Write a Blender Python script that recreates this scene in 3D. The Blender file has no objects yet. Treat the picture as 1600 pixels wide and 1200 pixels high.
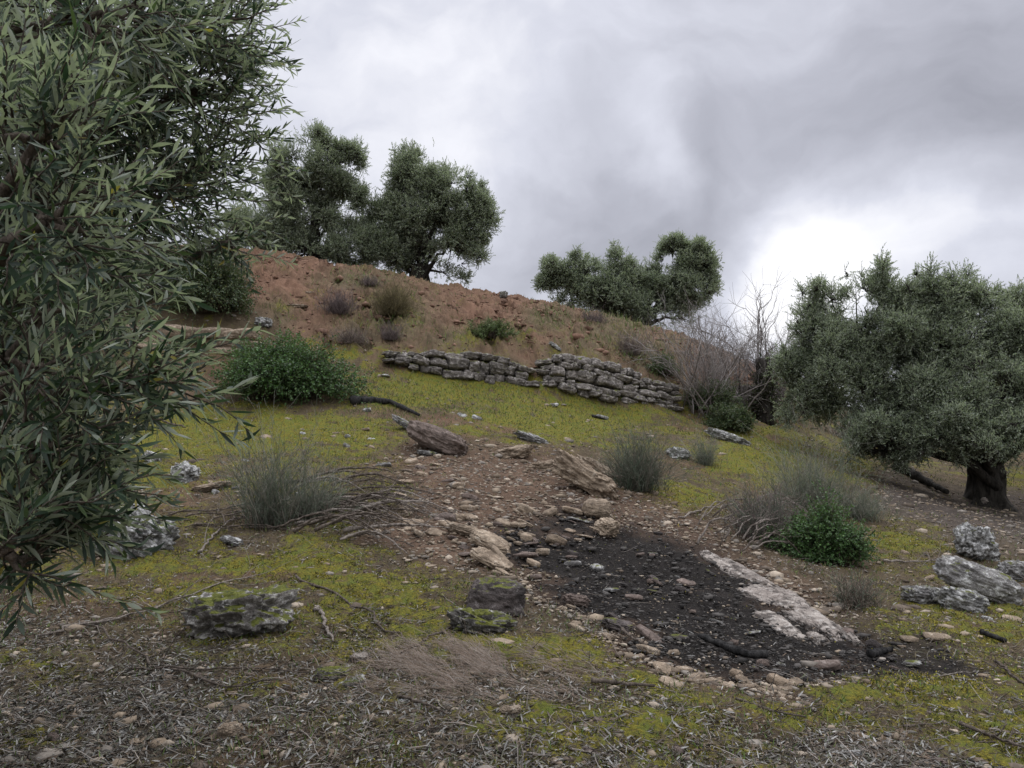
import bpy, math, numpy as np
from mathutils import Vector, Matrix
rad = math.radians
S = bpy.context.scene
C = S.collection
rng = np.random.default_rng(7)

# ------------------------------------------------------------------ camera
F, HORIZ = 1230.0, 680.0            # focal length and eye level in pixels of a 1600x1200 frame
CAMZ = 1.6
PITCH = math.atan((HORIZ - 600) / F)
cam = bpy.data.objects.new('camera', bpy.data.cameras.new('camera'))
C.objects.link(cam)
cam.location = (0, 0, CAMZ)
cam.rotation_euler = (math.pi / 2 + PITCH, 0, 0)
cam.data.sensor_width = 36
cam.data.lens = 36 * F / 1600
cam.data.clip_start = 0.05
cam.data.clip_end = 3000
S.camera = cam
cP, sP = math.cos(PITCH), math.sin(PITCH)
def ray(u, v):
    a, b = (u - 800) / F, (600 - v) / F
    return np.array([a, cP - b * sP, sP + b * cP])
def P(u, v, d):
    r = ray(u, v)
    return r / r[1] * d + np.array([0, 0, CAMZ])
def project(p):
    x, y, z = p[:, 0], p[:, 1], p[:, 2] - CAMZ
    f = y * cP + z * sP
    g = -y * sP + z * cP
    f = np.where(f < 0.05, 0.05, f)
    return 800 + F * x / f, 600 - F * g / f

# ------------------------------------------------------------------ world and light
SUN_EL, SUN_AZ = rad(52), rad(35)      # azimuth from +Y towards +X
w = bpy.data.worlds.new('World'); S.world = w; w.use_nodes = True
nt = w.node_tree; nt.nodes.clear(); N = nt.nodes.new; Lk = nt.links.new
def math_n(t, op, a, b=None, clamp=False):
    n = t.nodes.new('ShaderNodeMath'); n.operation = op; n.use_clamp = clamp
    for i, v in enumerate((a, b)):
        if v is None: continue
        if isinstance(v, (int, float)): n.inputs[i].default_value = v
        else: t.links.new(v, n.inputs[i])
    return n.outputs[0]
out = N('ShaderNodeOutputWorld'); bg = N('ShaderNodeBackground'); tc = N('ShaderNodeTexCoord')
sky = N('ShaderNodeTexSky'); sky.sky_type = 'NISHITA'; sky.sun_disc = False
sky.sun_elevation = SUN_EL; sky.sun_rotation = SUN_AZ
wn = N('ShaderNodeTexNoise'); wn.inputs['Scale'].default_value = 2.6; wn.inputs['Detail'].default_value = 7; wn.inputs['Roughness'].default_value = .5
Lk(tc.outputs['Generated'], wn.inputs['Vector'])
sub = N('ShaderNodeVectorMath'); sub.operation = 'SUBTRACT'; sub.inputs[1].default_value = (.5, .5, .5)
Lk(wn.outputs['Color'], sub.inputs[0])
scl = N('ShaderNodeVectorMath'); scl.operation = 'SCALE'; scl.inputs['Scale'].default_value = .36
Lk(sub.outputs[0], scl.inputs[0])
addv = N('ShaderNodeVectorMath'); addv.operation = 'ADD'
Lk(tc.outputs['Generated'], addv.inputs[0]); Lk(scl.outputs[0], addv.inputs[1])
warp = addv.outputs[0]
mp = N('ShaderNodeMapping'); mp.inputs['Scale'].default_value = (1, 1, 1.9); Lk(warp, mp.inputs['Vector'])
cn = N('ShaderNodeTexNoise'); cn.inputs['Scale'].default_value = 2.2; cn.inputs['Detail'].default_value = 9; cn.inputs['Roughness'].default_value = .48
Lk(mp.outputs[0], cn.inputs['Vector'])
val = math_n(nt, 'MULTIPLY', math_n(nt, 'SUBTRACT', cn.outputs['Fac'], .5), .40)
wf = N('ShaderNodeTexNoise'); wf.inputs['Scale'].default_value = 7.5; wf.inputs['Detail'].default_value = 6; Lk(mp.outputs[0], wf.inputs['Vector'])
val = math_n(nt, 'ADD', val, math_n(nt, 'MULTIPLY', math_n(nt, 'SUBTRACT', wf.outputs['Fac'], .5), .42))
val = math_n(nt, 'ADD', val, .56)
CLOUDS = [  # u, v, angular radius in pixels, brightness added
    (520, 30, 380, .24), (820, 130, 240, .10), (1230, 70, 260, .10), (1265, 400, 140, .24), (1390, 365, 150, .15), (1190, 478, 120, .26), (1300, 450, 150, .12),
    (1025, 235, 75, .20), (1130, 330, 140, -.16), (1400, 190, 230, -.07), (1540, 190, 240, -.09),
    (860, 330, 200, -.10), (950, 400, 150, -.06), (700, 330, 200, .02), (860, 455, 70, .18), (1560, 400, 150, .10), (1350, 520, 200, .16)]
for (u, v, r, a) in CLOUDS:
    d = ray(u, v); d = d / np.linalg.norm(d)
    df = N('ShaderNodeVectorMath'); df.operation = 'DISTANCE'; df.inputs[1].default_value = tuple(d)
    Lk(warp, df.inputs[0])
    mr = N('ShaderNodeMapRange'); mr.interpolation_type = 'SMOOTHERSTEP'
    mr.inputs['From Min'].default_value = 0; mr.inputs['From Max'].default_value = 1.5 * r / F
    mr.inputs['To Min'].default_value = a; mr.inputs['To Max'].default_value = 0
    Lk(df.outputs['Value'], mr.inputs['Value'])
    val = math_n(nt, 'ADD', val, mr.outputs[0])
sx = N('ShaderNodeSeparateXYZ'); Lk(tc.outputs['Generated'], sx.inputs[0])
back = N('ShaderNodeMapRange'); back.interpolation_type = 'SMOOTHERSTEP'     # unseen sky overhead and behind brightened to light the ground
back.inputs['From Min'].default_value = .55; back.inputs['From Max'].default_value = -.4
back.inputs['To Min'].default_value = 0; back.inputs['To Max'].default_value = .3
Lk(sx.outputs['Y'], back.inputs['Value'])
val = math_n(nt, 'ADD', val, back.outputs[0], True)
cr = N('ShaderNodeValToRGB'); el = cr.color_ramp.elements
el[0].position = .12; el[0].color = (.235, .24, .28, 1)
el[1].position = 1.0; el[1].color = (1.02, 1.02, 1.06, 1)
for p_, c_ in ((.35, (.345, .352, .405)), (.55, (.49, .50, .57)), (.75, (.67, .685, .77))):
    e = el.new(p_); e.color = (*c_, 1)
Lk(val, cr.inputs['Fac'])
skm = N('ShaderNodeMix'); skm.data_type = 'RGBA'; skm.inputs['Factor'].default_value = .96
ss = N('ShaderNodeVectorMath'); ss.operation = 'SCALE'; ss.inputs['Scale'].default_value = .08
Lk(sky.outputs[0], ss.inputs[0]); Lk(ss.outputs[0], skm.inputs['A']); Lk(cr.outputs[0], skm.inputs['B'])
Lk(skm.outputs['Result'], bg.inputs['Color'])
ovh = N('ShaderNodeMapRange'); ovh.interpolation_type = 'SMOOTHERSTEP'      # cloud sheet brightest overhead, boosted above the frame for more ground light
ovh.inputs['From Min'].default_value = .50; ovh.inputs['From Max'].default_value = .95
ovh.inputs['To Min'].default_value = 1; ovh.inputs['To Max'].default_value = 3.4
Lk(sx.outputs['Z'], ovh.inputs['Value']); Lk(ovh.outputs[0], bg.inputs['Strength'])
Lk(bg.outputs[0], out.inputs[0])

sl = bpy.data.lights.new('sun', 'SUN'); sl.energy = 1.2; sl.angle = rad(14); sl.color = (1, .97, .92)
so = bpy.data.objects.new('sun', sl); C.objects.link(so)
sd = Vector((math.sin(SUN_AZ) * math.cos(SUN_EL), math.cos(SUN_AZ) * math.cos(SUN_EL), math.sin(SUN_EL)))
so.rotation_euler = sd.to_track_quat('Z', 'Y').to_euler()
S.view_settings.view_transform = 'Standard'; S.view_settings.look = 'None'
S.view_settings.exposure = .13; S.view_settings.gamma = 1

# ------------------------------------------------------------------ numeric helpers
def _h(ix, iy, iz, seed):
    n = (ix * 374761393 + iy * 668265263 + iz * 2147483647 % 4294967291 + seed * 974634777) & 0xffffffff
    n = ((n ^ (n >> 13)) * 1274126177) & 0xffffffff
    n = ((n ^ (n >> 16)) * 2246822519) & 0xffffffff
    n ^= n >> 15
    return (n & 0xffff) / 32767.5 - 1
def noise3(p, seed=0):
    f = np.floor(p); i = f.astype(np.int64); t = p - f; t = t * t * (3 - 2 * t)
    r = 0
    for a in (0, 1):
        wx = t[:, 0] if a else 1 - t[:, 0]
        for b in (0, 1):
            wy = t[:, 1] if b else 1 - t[:, 1]
            for c in (0, 1):
                wz = t[:, 2] if c else 1 - t[:, 2]
                r = r + wx * wy * wz * _h(i[:, 0] + a, i[:, 1] + b, (i[:, 2] + c) * 1013, seed)
    return r
def noise2(x, y, seed=0):
    fx, fy = np.floor(x), np.floor(y); ix, iy = fx.astype(np.int64), fy.astype(np.int64)
    tx, ty = x - fx, y - fy; tx = tx * tx * (3 - 2 * tx); ty = ty * ty * (3 - 2 * ty)
    return ((_h(ix, iy, 0, seed) * (1 - tx) + _h(ix + 1, iy, 0, seed) * tx) * (1 - ty)
            + (_h(ix, iy + 1, 0, seed) * (1 - tx) + _h(ix + 1, iy + 1, 0, seed) * tx) * ty)
def fbm2(x, y, o=4, seed=0, g=.5):
    r, a, tot = 0, 1, 0
    for k in range(o):
        c, s = math.cos(k * 1.1), math.sin(k * 1.1)
        r = r + a * noise2((x * c - y * s) * 2 ** k + k * 7.3, (x * s + y * c) * 2 ** k, seed + k); tot += a; a *= g
    return r / tot
def fbm3(p, o=4, seed=0, g=.5):
    r, a, tot = 0, 1, 0
    for k in range(o):
        r = r + a * noise3(p * 2 ** k + k * 5.7, seed + k); tot += a; a *= g
    return r / tot
def sstep(a, b, x):
    t = np.clip((x - a) / (b - a), 0, 1); return t * t * (3 - 2 * t)
def unit(v): return v / np.maximum(np.linalg.norm(v, axis=-1, keepdims=True), 1e-9)

# ------------------------------------------------------------------ terrain height
CP = [(-300,1200,3.1),(0,1200,3.15),(400,1200,3.15),(800,1200,3.15),(1200,1200,3.3),(1600,1200,3.45),(2000,1200,3.5),
 (-200,1100,3.9),(100,1100,3.9),(450,1100,3.85),(800,1100,3.85),(1150,1100,4.05),(1500,1100,4.35),(1800,1100,4.4),
 (-100,1000,4.9),(200,1000,4.9),(500,1000,4.85),(800,1000,4.8),(1150,1000,5.3),(1500,1000,5.75),(1750,1000,5.9),
 (-100,900,6.2),(200,900,6.3),(500,900,6.2),(800,900,6.4),(1100,900,7.2),(1300,900,7.8),(1500,900,8.4),(1750,900,8.9),
 (0,800,8.0),(150,800,8.2),(450,800,8.1),(700,800,8.3),(950,800,9.2),(1250,800,11),(1540,795,15.2),(1800,810,15),
 (50,740,9.8),(300,740,9.9),(520,740,9.9),(700,740,10.1),(950,740,11.3),(1150,740,13),(1350,745,15.5),(1600,745,20),(1900,745,21),
 (0,690,11.7),(250,680,12),(450,680,12.2),(650,680,12.3),(850,680,13.5),(1100,680,15.6),(1250,682,18.5),(1450,692,25),(1700,695,30),
 (100,620,13.6),(250,640,13.4),(450,640,13.6),(650,640,14),(850,640,15.8),(1050,650,17.6),(1180,655,20),(1300,665,23),
 (0,545,15.5),(220,548,15.5),(350,552,15.6),(480,575,15.7),(610,573,16),(720,592,16.4),(840,602,16.9),(950,628,17.6),(1060,642,18.3),(1180,640,21),
 (0,495,16.2),(220,503,16.2),(350,505,16.3),(480,530,16.6),(610,545,16.7),(720,550,17.1),(840,558,17.6),(950,570,18.3),(1060,602,19),(1180,612,22),
 (200,440,17.6),(400,465,17.8),(500,490,17.8),(600,495,18),(760,515,18.6),(950,535,19.8),(1060,560,21),(1170,585,24),
 (200,385,20),(390,401,20),(500,416,20.6),(600,430,21.2),(700,450,22),(840,471,23.3),(930,492,24.3),(1060,524,25.5),(1150,556,27),(1250,615,29),
 (1400,655,33)]
pts = [P(*c) for c in CP]
for x, y, z in [(0,0,-.02),(-2,0,.12),(2,0,-.02),(0,-3,-.2),(-6,-4,.1),(6,-4,-.3),(-3.5,2,.25),(3.5,2,0),(0,1.6,.12),
                (-20,-20,-.5),(20,-20,-1.5),(-30,10,4),(30,8,-1.2),(40,30,-.8),(60,0,-3),(-60,10,6),(-25,25,6.1),
                (-12,28,6.3),(-4,29,5.7),(2,31,5.1),(7,33,4.3),(-12,45,6),(5,45,4),(20,45,.9),(-15,80,3),(15,80,0),(60,80,-4),(-80,80,2),
                (-80,-80,0),(80,-80,-6),(0,-80,-4),(0,200,-15),(150,200,-15),(-150,200,-15),(200,0,-14),(-200,0,-4)]:
    pts.append(np.array([x, y, z]))
pts = np.array(pts); nP = len(pts)
def _k(r2): return .5 * r2 * np.log(r2 + 1e-9)
_d2 = ((pts[:, None, :2] - pts[None, :, :2]) ** 2).sum(-1)
_A = np.zeros((nP + 3, nP + 3)); _A[:nP, :nP] = _k(_d2) + np.eye(nP) * .004
_A[:nP, nP] = 1; _A[:nP, nP + 1:] = pts[:, :2]; _A[nP, :nP] = 1; _A[nP + 1:, :nP] = pts[:, :2].T
_W = np.linalg.solve(_A, np.r_[pts[:, 2], 0, 0, 0])
def Hbase(x, y):
    x, y = np.atleast_1d(x).astype(float), np.atleast_1d(y).astype(float)
    o = np.empty(len(x))
    for i in range(0, len(x), 60000):
        X, Y = x[i:i + 60000], y[i:i + 60000]
        d = (X[:, None] - pts[None, :, 0]) ** 2 + (Y[:, None] - pts[None, :, 1]) ** 2
        o[i:i + 60000] = _k(d) @ _W[:nP] + _W[nP] + _W[nP + 1] * X + _W[nP + 2] * Y
    return o
def Hsoft(x, y):       # the ground things stand on
    x, y = np.atleast_1d(x).astype(float), np.atleast_1d(y).astype(float)
    return Hbase(x, y) + .045 * fbm2(x * .9, y * .9, 3, 11) + .022 * fbm2(x * 3.7, y * 3.7, 3, 21)
_D = np.exp(np.linspace(math.log(1.5), math.log(60), 900))
def G(u, v):           # where the sight line through a pixel meets the ground
    r = ray(u, v); r = r / r[1]
    x, z = r[0] * _D, CAMZ + r[2] * _D
    below = z < Hsoft(x, _D)
    k = int(np.argmax(below)) if below.any() else len(_D) - 1
    d = _D[k]
    return np.array([x[k], d, float(Hsoft(x[k], d)[0])])

# ------------------------------------------------------------------ where soil, moss, ash and litter lie
def poly_sd(u, v, poly):    # signed distance in pixels, positive inside
    poly = np.array(poly, float); n = len(poly)
    best = np.full(len(u), 1e9); ins = np.zeros(len(u), bool)
    for i in range(n):
        a, b = poly[i], poly[(i + 1) % n]
        e = b - a; L = (e ** 2).sum()
        t = np.clip(((u - a[0]) * e[0] + (v - a[1]) * e[1]) / L, 0, 1)
        best = np.minimum(best, (u - a[0] - t * e[0]) ** 2 + (v - a[1] - t * e[1]) ** 2)
        c = (a[1] > v) != (b[1] > v)
        with np.errstate(divide='ignore', invalid='ignore'):
            ins ^= c & (u < (b[0] - a[0]) * (v - a[1]) / (b[1] - a[1]) + a[0])
    return np.where(ins, 1, -1) * np.sqrt(best)
BANK = [(380,380),(850,440),(1080,490),(1250,590),(1110,620),(1050,600),(950,570),(870,545),(845,600),(835,560),(720,548),(600,545),(540,545),(440,520),(380,470)]
PATH = [(625,705),(650,680),(720,690),(790,705),(880,705),(985,760),(1090,800),(1180,870),(1320,970),(1420,1030),(1300,1095),(1080,1075),(960,1020),(870,950),(800,915),(660,880),(600,840),(640,790),(600,740)]
BURN = [(775,830),(870,800),(1010,825),(1120,865),(1200,940),(1330,985),(1490,1000),(1520,1040),(1370,1065),(1180,1050),(1040,1025),(940,975),(870,925),(810,895)]
DARK_SOIL = [(1370,735),(1500,770),(1660,760),(1660,870),(1500,840),(1380,800)]  # dark soil under the large right olive
LITTER = [(-400,960),(250,985),(560,1060),(800,1090),(1050,1130),(1400,1180),(1800,1200),(1800,1500),(-400,1500)]
MOSS = [(560,560,110,30,.6),(700,610,170,34,1),(880,655,140,36,1.15),(1020,650,80,30,.7),(800,690,80,20,.4),(440,690,200,50,1),(250,700,110,70,.85),(480,760,160,40,.6),(600,680,50,30,.8),
        (640,740,40,40,.7),(1060,770,60,25,1),(1180,710,100,50,.9),(1300,720,100,36,.7),(1440,700,120,30,.5),(1590,760,40,30,.7),(1420,840,80,30,.7),(1520,980,140,35,1),(1450,1060,170,50,1),
        (900,1030,130,25,.9),(1000,1100,190,40,.8),(1300,1110,220,50,.9),(400,1020,200,30,.5),(700,1000,100,25,.8),(560,1060,60,30,.5),
        (300,880,160,50,.8),(470,890,130,45,.75),(600,930,140,45,.75),(450,990,160,50,.6),(620,1040,100,40,.7),(100,900,120,40,.5),(640,920,100,30,.5),(60,1050,60,25,.5),(80,1160,60,25,.6),(1550,1150,120,60,.8),(1100,1170,160,40,.5),(850,1180,100,30,.4),(350,1080,120,30,.4),
        (760,525,60,18,.7),(620,490,45,30,.55),(880,552,30,10,.5),(960,545,60,16,.4),(440,490,20,12,.5),(960,620,60,20,.3),(380,640,100,20,.5)]
def ground_masks(p):
    x, y = p[:, 0], p[:, 1]
    u, v = project(p)
    d = np.hypot(x, y)
    wob = fbm2(x * 1.5, y * 1.5, 5, 31) * F / np.maximum(d, 2)
    wob2 = fbm2(x * 1.5, y * 1.5, 5, 57) * F / np.maximum(d, 2)
    uu, vv = u + wob * .45, v + wob2 * .16
    front = y > .3
    m = {}
    for k, poly, s in (('bank', BANK, 18), ('path', PATH, 26), ('burn', BURN, 56), ('dark_soil', DARK_SOIL, 24), ('litter', LITTER, 40)):
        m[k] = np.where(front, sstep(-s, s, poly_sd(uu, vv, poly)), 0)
    m['litter'] = m['litter'] * np.clip(.42 + 1.2 * fbm2(x * 1.1, y * 1.1, 5, 271, .6) + .25 * sstep(600, 0, u), 0, 1)
    far_red = sstep(.2, .8, fbm2(x * .2, y * .2, 3, 77) + .5) * sstep(18, 24, y)
    m['bank'] = np.maximum(m['bank'], far_red * (1 - sstep(3, 9, x)))
    ms = np.zeros(len(x))
    for (a, b, ra, rb, s) in MOSS:
        q = ((uu - a) / ra) ** 2 + ((vv - b) / rb) ** 2
        ms = np.maximum(ms, s * np.exp(-q * .75))
    ms = np.where(front, ms, .3)
    nz = fbm2(x * 1.7, y * 1.7, 6, 91, .68)
    m['moss'] = np.clip((ms + .20) * .95 + nz * .85 + .85 * fbm2(x * 7, y * 7, 5, 97, .7) * (ms + .3) - .16, 0, 1) * (1 - m['burn']) * (1 - .85 * m['path']) * (1 - .9 * m['dark_soil'])
    m['moss'] *= np.where(m['bank'] > .5, .8, 1)
    bg_ = np.zeros(len(x))
    for (a, b, ra, rb) in [(620,500,60,45),(700,535,60,20),(770,525,50,22),(860,500,40,20),(905,550,60,20),(960,520,60,35),(1010,555,50,30),(560,530,50,30),(430,500,30,25),(1040,590,30,30),(560,440,60,14)]:
        bg_ = np.maximum(bg_, np.exp(-(((u - a) / ra) ** 2 + ((v - b) / rb) ** 2) * .7))
    m['bankgrass'] = m['bank'] * np.clip(bg_ * 1.2 + .5 * nz, 0, 1)
    return m, u, v

# ------------------------------------------------------------------ scene bookkeeping
def tag(o, label=None, cat=None, group=None, kind=None):
    for k, val_ in (('label', label), ('category', cat), ('group', group), ('kind', kind)):
        if val_: o[k] = val_
    return o
def empty(name, loc, label, cat, group=None):
    o = bpy.data.objects.new(name, None); C.objects.link(o); o.location = tuple(map(float, loc)); o.empty_display_size = .1
    return tag(o, label, cat, group)
def mesh_np(name, verts, faces, mat, parent=None, col=None, smooth=False, attrs=None, origin=None):
    """verts (n,3) world coordinates; faces a list of (k, m) int arrays with k corners each."""
    me = bpy.data.meshes.new(name)
    verts = np.asarray(verts, np.float32)
    o = bpy.data.objects.new(name, me); C.objects.link(o)
    if parent is not None:
        o.parent = parent; off = np.array(parent.location)
        if parent.parent is not None: off = off + np.array(parent.parent.location)
    elif origin is not None:
        o.location = tuple(map(float, origin)); off = np.array(origin)
    else: off = np.zeros(3)
    verts = verts - off.astype(np.float32)
    if not isinstance(faces, (list, tuple)): faces = [faces]
    nl = sum(f.size for f in faces); nf = sum(len(f) for f in faces)
    me.vertices.add(len(verts)); me.vertices.foreach_set('co', verts.ravel())
    me.loops.add(nl); me.loops.foreach_set('vertex_index', np.concatenate([f.ravel() for f in faces]).astype(np.int32))
    me.polygons.add(nf)
    cnt = np.concatenate([np.full(len(f), f.shape[1]) for f in faces])
    me.polygons.foreach_set('loop_start', np.r_[0, np.cumsum(cnt)[:-1]].astype(np.int32))
    me.polygons.foreach_set('loop_total', cnt.astype(np.int32))
    if smooth: me.polygons.foreach_set('use_smooth', np.ones(nf, bool))
    me.update(calc_edges=True)
    if col is not None:
        a = me.color_attributes.new('Col', 'FLOAT_COLOR', 'POINT')
        c = np.ones((len(verts), 4), np.float32); c[:, :3] = col; a.data.foreach_set('color', c.ravel())
    for k, vals in (attrs or {}).items():
        a = me.attributes.new(k, 'FLOAT', 'POINT'); a.data.foreach_set('value', vals.astype(np.float32))
    me.materials.append(mat)
    return o

# ------------------------------------------------------------------ materials
def mat_base(name, rough=.85, spec=.25):
    m = bpy.data.materials.new(name); m.use_nodes = True; t = m.node_tree
    b = t.nodes['Principled BSDF']; b.inputs['Roughness'].default_value = rough
    b.inputs['Specular IOR Level'].default_value = spec
    return m, t, b
def nd(t, typ, **kw):
    n = t.nodes.new(typ)
    for k, v in kw.items():
        if k in n.inputs: n.inputs[k].default_value = v
        else: setattr(n, k, v)
    return n
def mixc(t, fac, a, b, blend='MIX'):
    n = t.nodes.new('ShaderNodeMix'); n.data_type = 'RGBA'; n.blend_type = blend
    for s, v in (('Factor', fac), ('A', a), ('B', b)):
        if isinstance(v, tuple): n.inputs[s].default_value = (*v, 1) if len(v) == 3 else v
        elif isinstance(v, (int, float)): n.inputs[s].default_value = v
        else: t.links.new(v, n.inputs[s])
    return n.outputs['Result']
def mrange(t, x, a, b, c=0., d=1.):
    n = nd(t, 'ShaderNodeMapRange'); n.inputs['From Min'].default_value = a; n.inputs['From Max'].default_value = b
    n.inputs['To Min'].default_value = c; n.inputs['To Max'].default_value = d; t.links.new(x, n.inputs['Value']); return n.outputs[0]
def tnoise(t, scale, detail=4, rough=.55, vec=None):
    n = nd(t, 'ShaderNodeTexNoise', Scale=scale, Detail=detail, Roughness=rough)
    if vec is not None: t.links.new(vec, n.inputs['Vector'])
    return n.outputs['Fac']
def bump(t, b, h, strength, dist):
    n = nd(t, 'ShaderNodeBump', Strength=strength, Distance=dist); t.links.new(h, n.inputs['Height']); t.links.new(n.outputs[0], b.inputs['Normal'])

def ground_material():
    m, t, b = mat_base('ground_soil', .95, .12)
    g = nd(t, 'ShaderNodeTexCoord').outputs['Object']
    col = nd(t, 'ShaderNodeVertexColor', layer_name='Col').outputs['Color']
    mo = nd(t, 'ShaderNodeAttribute', attribute_name='moss').outputs['Fac']
    n1, n2, n3 = tnoise(t, 9, 6, .6, g), tnoise(t, 55, 5, .65, g), tnoise(t, 160, 3, .6, g)
    v = mrange(t, n2, .3, .7, .42, 1.62)
    soil = mixc(t, 1., col, mixc(t, .5, v, mrange(t, n1, .3, .7, .7, 1.3)), 'MULTIPLY')
    peb = nd(t, 'ShaderNodeTexVoronoi', Scale=38.); t.links.new(g, peb.inputs['Vector'])
    pm = mrange(t, peb.outputs['Distance'], .30, .20)
    pm = math_n(t, 'MULTIPLY', pm, mrange(t, n1, .5, .62))
    soil = mixc(t, math_n(t, 'MULTIPLY', pm, .55), soil, mixc(t, 1., col, (1.9, 1.95, 2.0), 'MULTIPLY'))
    mossc = mixc(t, mrange(t, n2, .35, .68), (.045, .045, .014), (.28, .235, .032))
    mossc = mixc(t, mrange(t, n1, .4, .68), mossc, (.12, .145, .03))
    fac = mrange(t, math_n(t, 'ADD', math_n(t, 'ADD', mo, math_n(t, 'MULTIPLY', math_n(t, 'SUBTRACT', n2, .5), 1.3)), math_n(t, 'ADD', math_n(t, 'MULTIPLY', math_n(t, 'SUBTRACT', n3, .5), .8), math_n(t, 'MULTIPLY', math_n(t, 'SUBTRACT', tnoise(t, 21, 4, .6, g), .5), 1.4))), .32, .70)
    c = mixc(t, fac, soil, mossc)
    t.links.new(c, b.inputs['Base Color'])
    h = math_n(t, 'ADD', math_n(t, 'MULTIPLY', n2, 1.), math_n(t, 'MULTIPLY', n3, .4))
    h = math_n(t, 'ADD', h, math_n(t, 'MULTIPLY', pm, .35))
    bump(t, b, h, 1., .03)
    return m
def leaf_material(name, under=(.30, .33, .29), um=.6, rough=.5, trans=.18):
    m, t, b = mat_base(name, rough, .35)
    col = nd(t, 'ShaderNodeVertexColor', layer_name='Col').outputs['Color']
    bf = nd(t, 'ShaderNodeNewGeometry').outputs['Backfacing']
    c = mixc(t, math_n(t, 'MULTIPLY', bf, um), col, under)
    t.links.new(c, b.inputs['Base Color'])
    tr = nd(t, 'ShaderNodeBsdfTranslucent'); t.links.new(mixc(t, 1., c, (1.25, 1.4, .85), 'MULTIPLY'), tr.inputs['Color'])
    mx = nd(t, 'ShaderNodeMixShader'); mx.inputs[0].default_value = trans
    o = t.nodes['Material Output']; t.links.new(b.outputs[0], mx.inputs[1]); t.links.new(tr.outputs[0], mx.inputs[2]); t.links.new(mx.outputs[0], o.inputs[0])
    return m
def vcol_material(name, rough=.9, ns=30., amt=(.7, 1.3), bmp=.01):
    m, t, b = mat_base(name, rough, .2)
    g = nd(t, 'ShaderNodeTexCoord').outputs['Object']
    col = nd(t, 'ShaderNodeVertexColor', layer_name='Col').outputs['Color']
    n = tnoise(t, ns, 4, .6, g)
    t.links.new(mixc(t, 1., col, mrange(t, n, .3, .7, *amt), 'MULTIPLY'), b.inputs['Base Color'])
    if bmp: bump(t, b, n, .8, bmp)
    return m
def bark_material(name, c0, c1, sc=14.):
    m, t, b = mat_base(name, .95, .15)
    g = nd(t, 'ShaderNodeTexCoord').outputs['Object']
    mpn = nd(t, 'ShaderNodeMapping'); mpn.inputs['Scale'].default_value = (1, 1, .22); t.links.new(g, mpn.inputs['Vector'])
    n = tnoise(t, sc, 6, .65, mpn.outputs[0])
    t.links.new(mixc(t, mrange(t, n, .35, .65), c0, c1), b.inputs['Base Color'])
    bump(t, b, n, 1., .04)
    return m
def rock_material(name, base, dark, lichen=(.5, .5, .47), lich=.45, moss=0., strata=0., sc=1.):
    m, t, b = mat_base(name, .92, .2)
    g = nd(t, 'ShaderNodeTexCoord').outputs['Object']
    oi = nd(t, 'ShaderNodeObjectInfo').outputs['Random']
    ad = nd(t, 'ShaderNodeVectorMath', operation='ADD'); t.links.new(g, ad.inputs[0])
    cb = nd(t, 'ShaderNodeCombineXYZ'); t.links.new(math_n(t, 'MULTIPLY', oi, 31.), cb.inputs[0]); t.links.new(cb.outputs[0], ad.inputs[1]); g = ad.outputs[0]
    n1, n2, n3 = tnoise(t, 4 * sc, 5, .6, g), tnoise(t, 17 * sc, 6, .68, g), tnoise(t, 70 * sc, 3, .6, g)
    c = mixc(t, mrange(t, n1, .3, .68), dark, base)
    if strata:
        mpn = nd(t, 'ShaderNodeMapping'); mpn.inputs['Scale'].default_value = (1, 1, 7); t.links.new(g, mpn.inputs['Vector'])
        ns = tnoise(t, 6 * sc, 5, .6, mpn.outputs[0])
        c = mixc(t, math_n(t, 'MULTIPLY', mrange(t, ns, .52, .42), strata), c, tuple(x * .35 for x in dark))
    c = mixc(t, 1., c, mrange(t, n2, .3, .7, .62, 1.35), 'MULTIPLY')
    if lich:
        c = mixc(t, mrange(t, n2, .5 + .3 * (.5 - lich), .62 + .3 * (.5 - lich)), c, lichen)
        sp = tnoise(t, 30 * sc, 4, .7, g)
        c = mixc(t, mrange(t, sp, .60, .66, 0, .75), c, (.035, .034, .03))
    if moss:
        nz = nd(t, 'ShaderNodeSeparateXYZ'); t.links.new(nd(t, 'ShaderNodeNewGeometry').outputs['Normal'], nz.inputs[0])
        f = math_n(t, 'ADD', math_n(t, 'MULTIPLY', nz.outputs['Z'], .35), tnoise(t, 7 * sc, 5, .65, g))
        c = mixc(t, mrange(t, f, .86 - .2 * moss, .93 - .2 * moss), c, mixc(t, mrange(t, n2, .3, .7), (.035, .045, .012), (.15, .155, .03)))
    c = mixc(t, 1., c, mrange(t, oi, 0, 1, .82, 1.15), 'MULTIPLY')
    t.links.new(c, b.inputs['Base Color'])
    bump(t, b, math_n(t, 'ADD', n2, math_n(t, 'MULTIPLY', n3, .35)), 1., .035 / sc)
    return m
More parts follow.
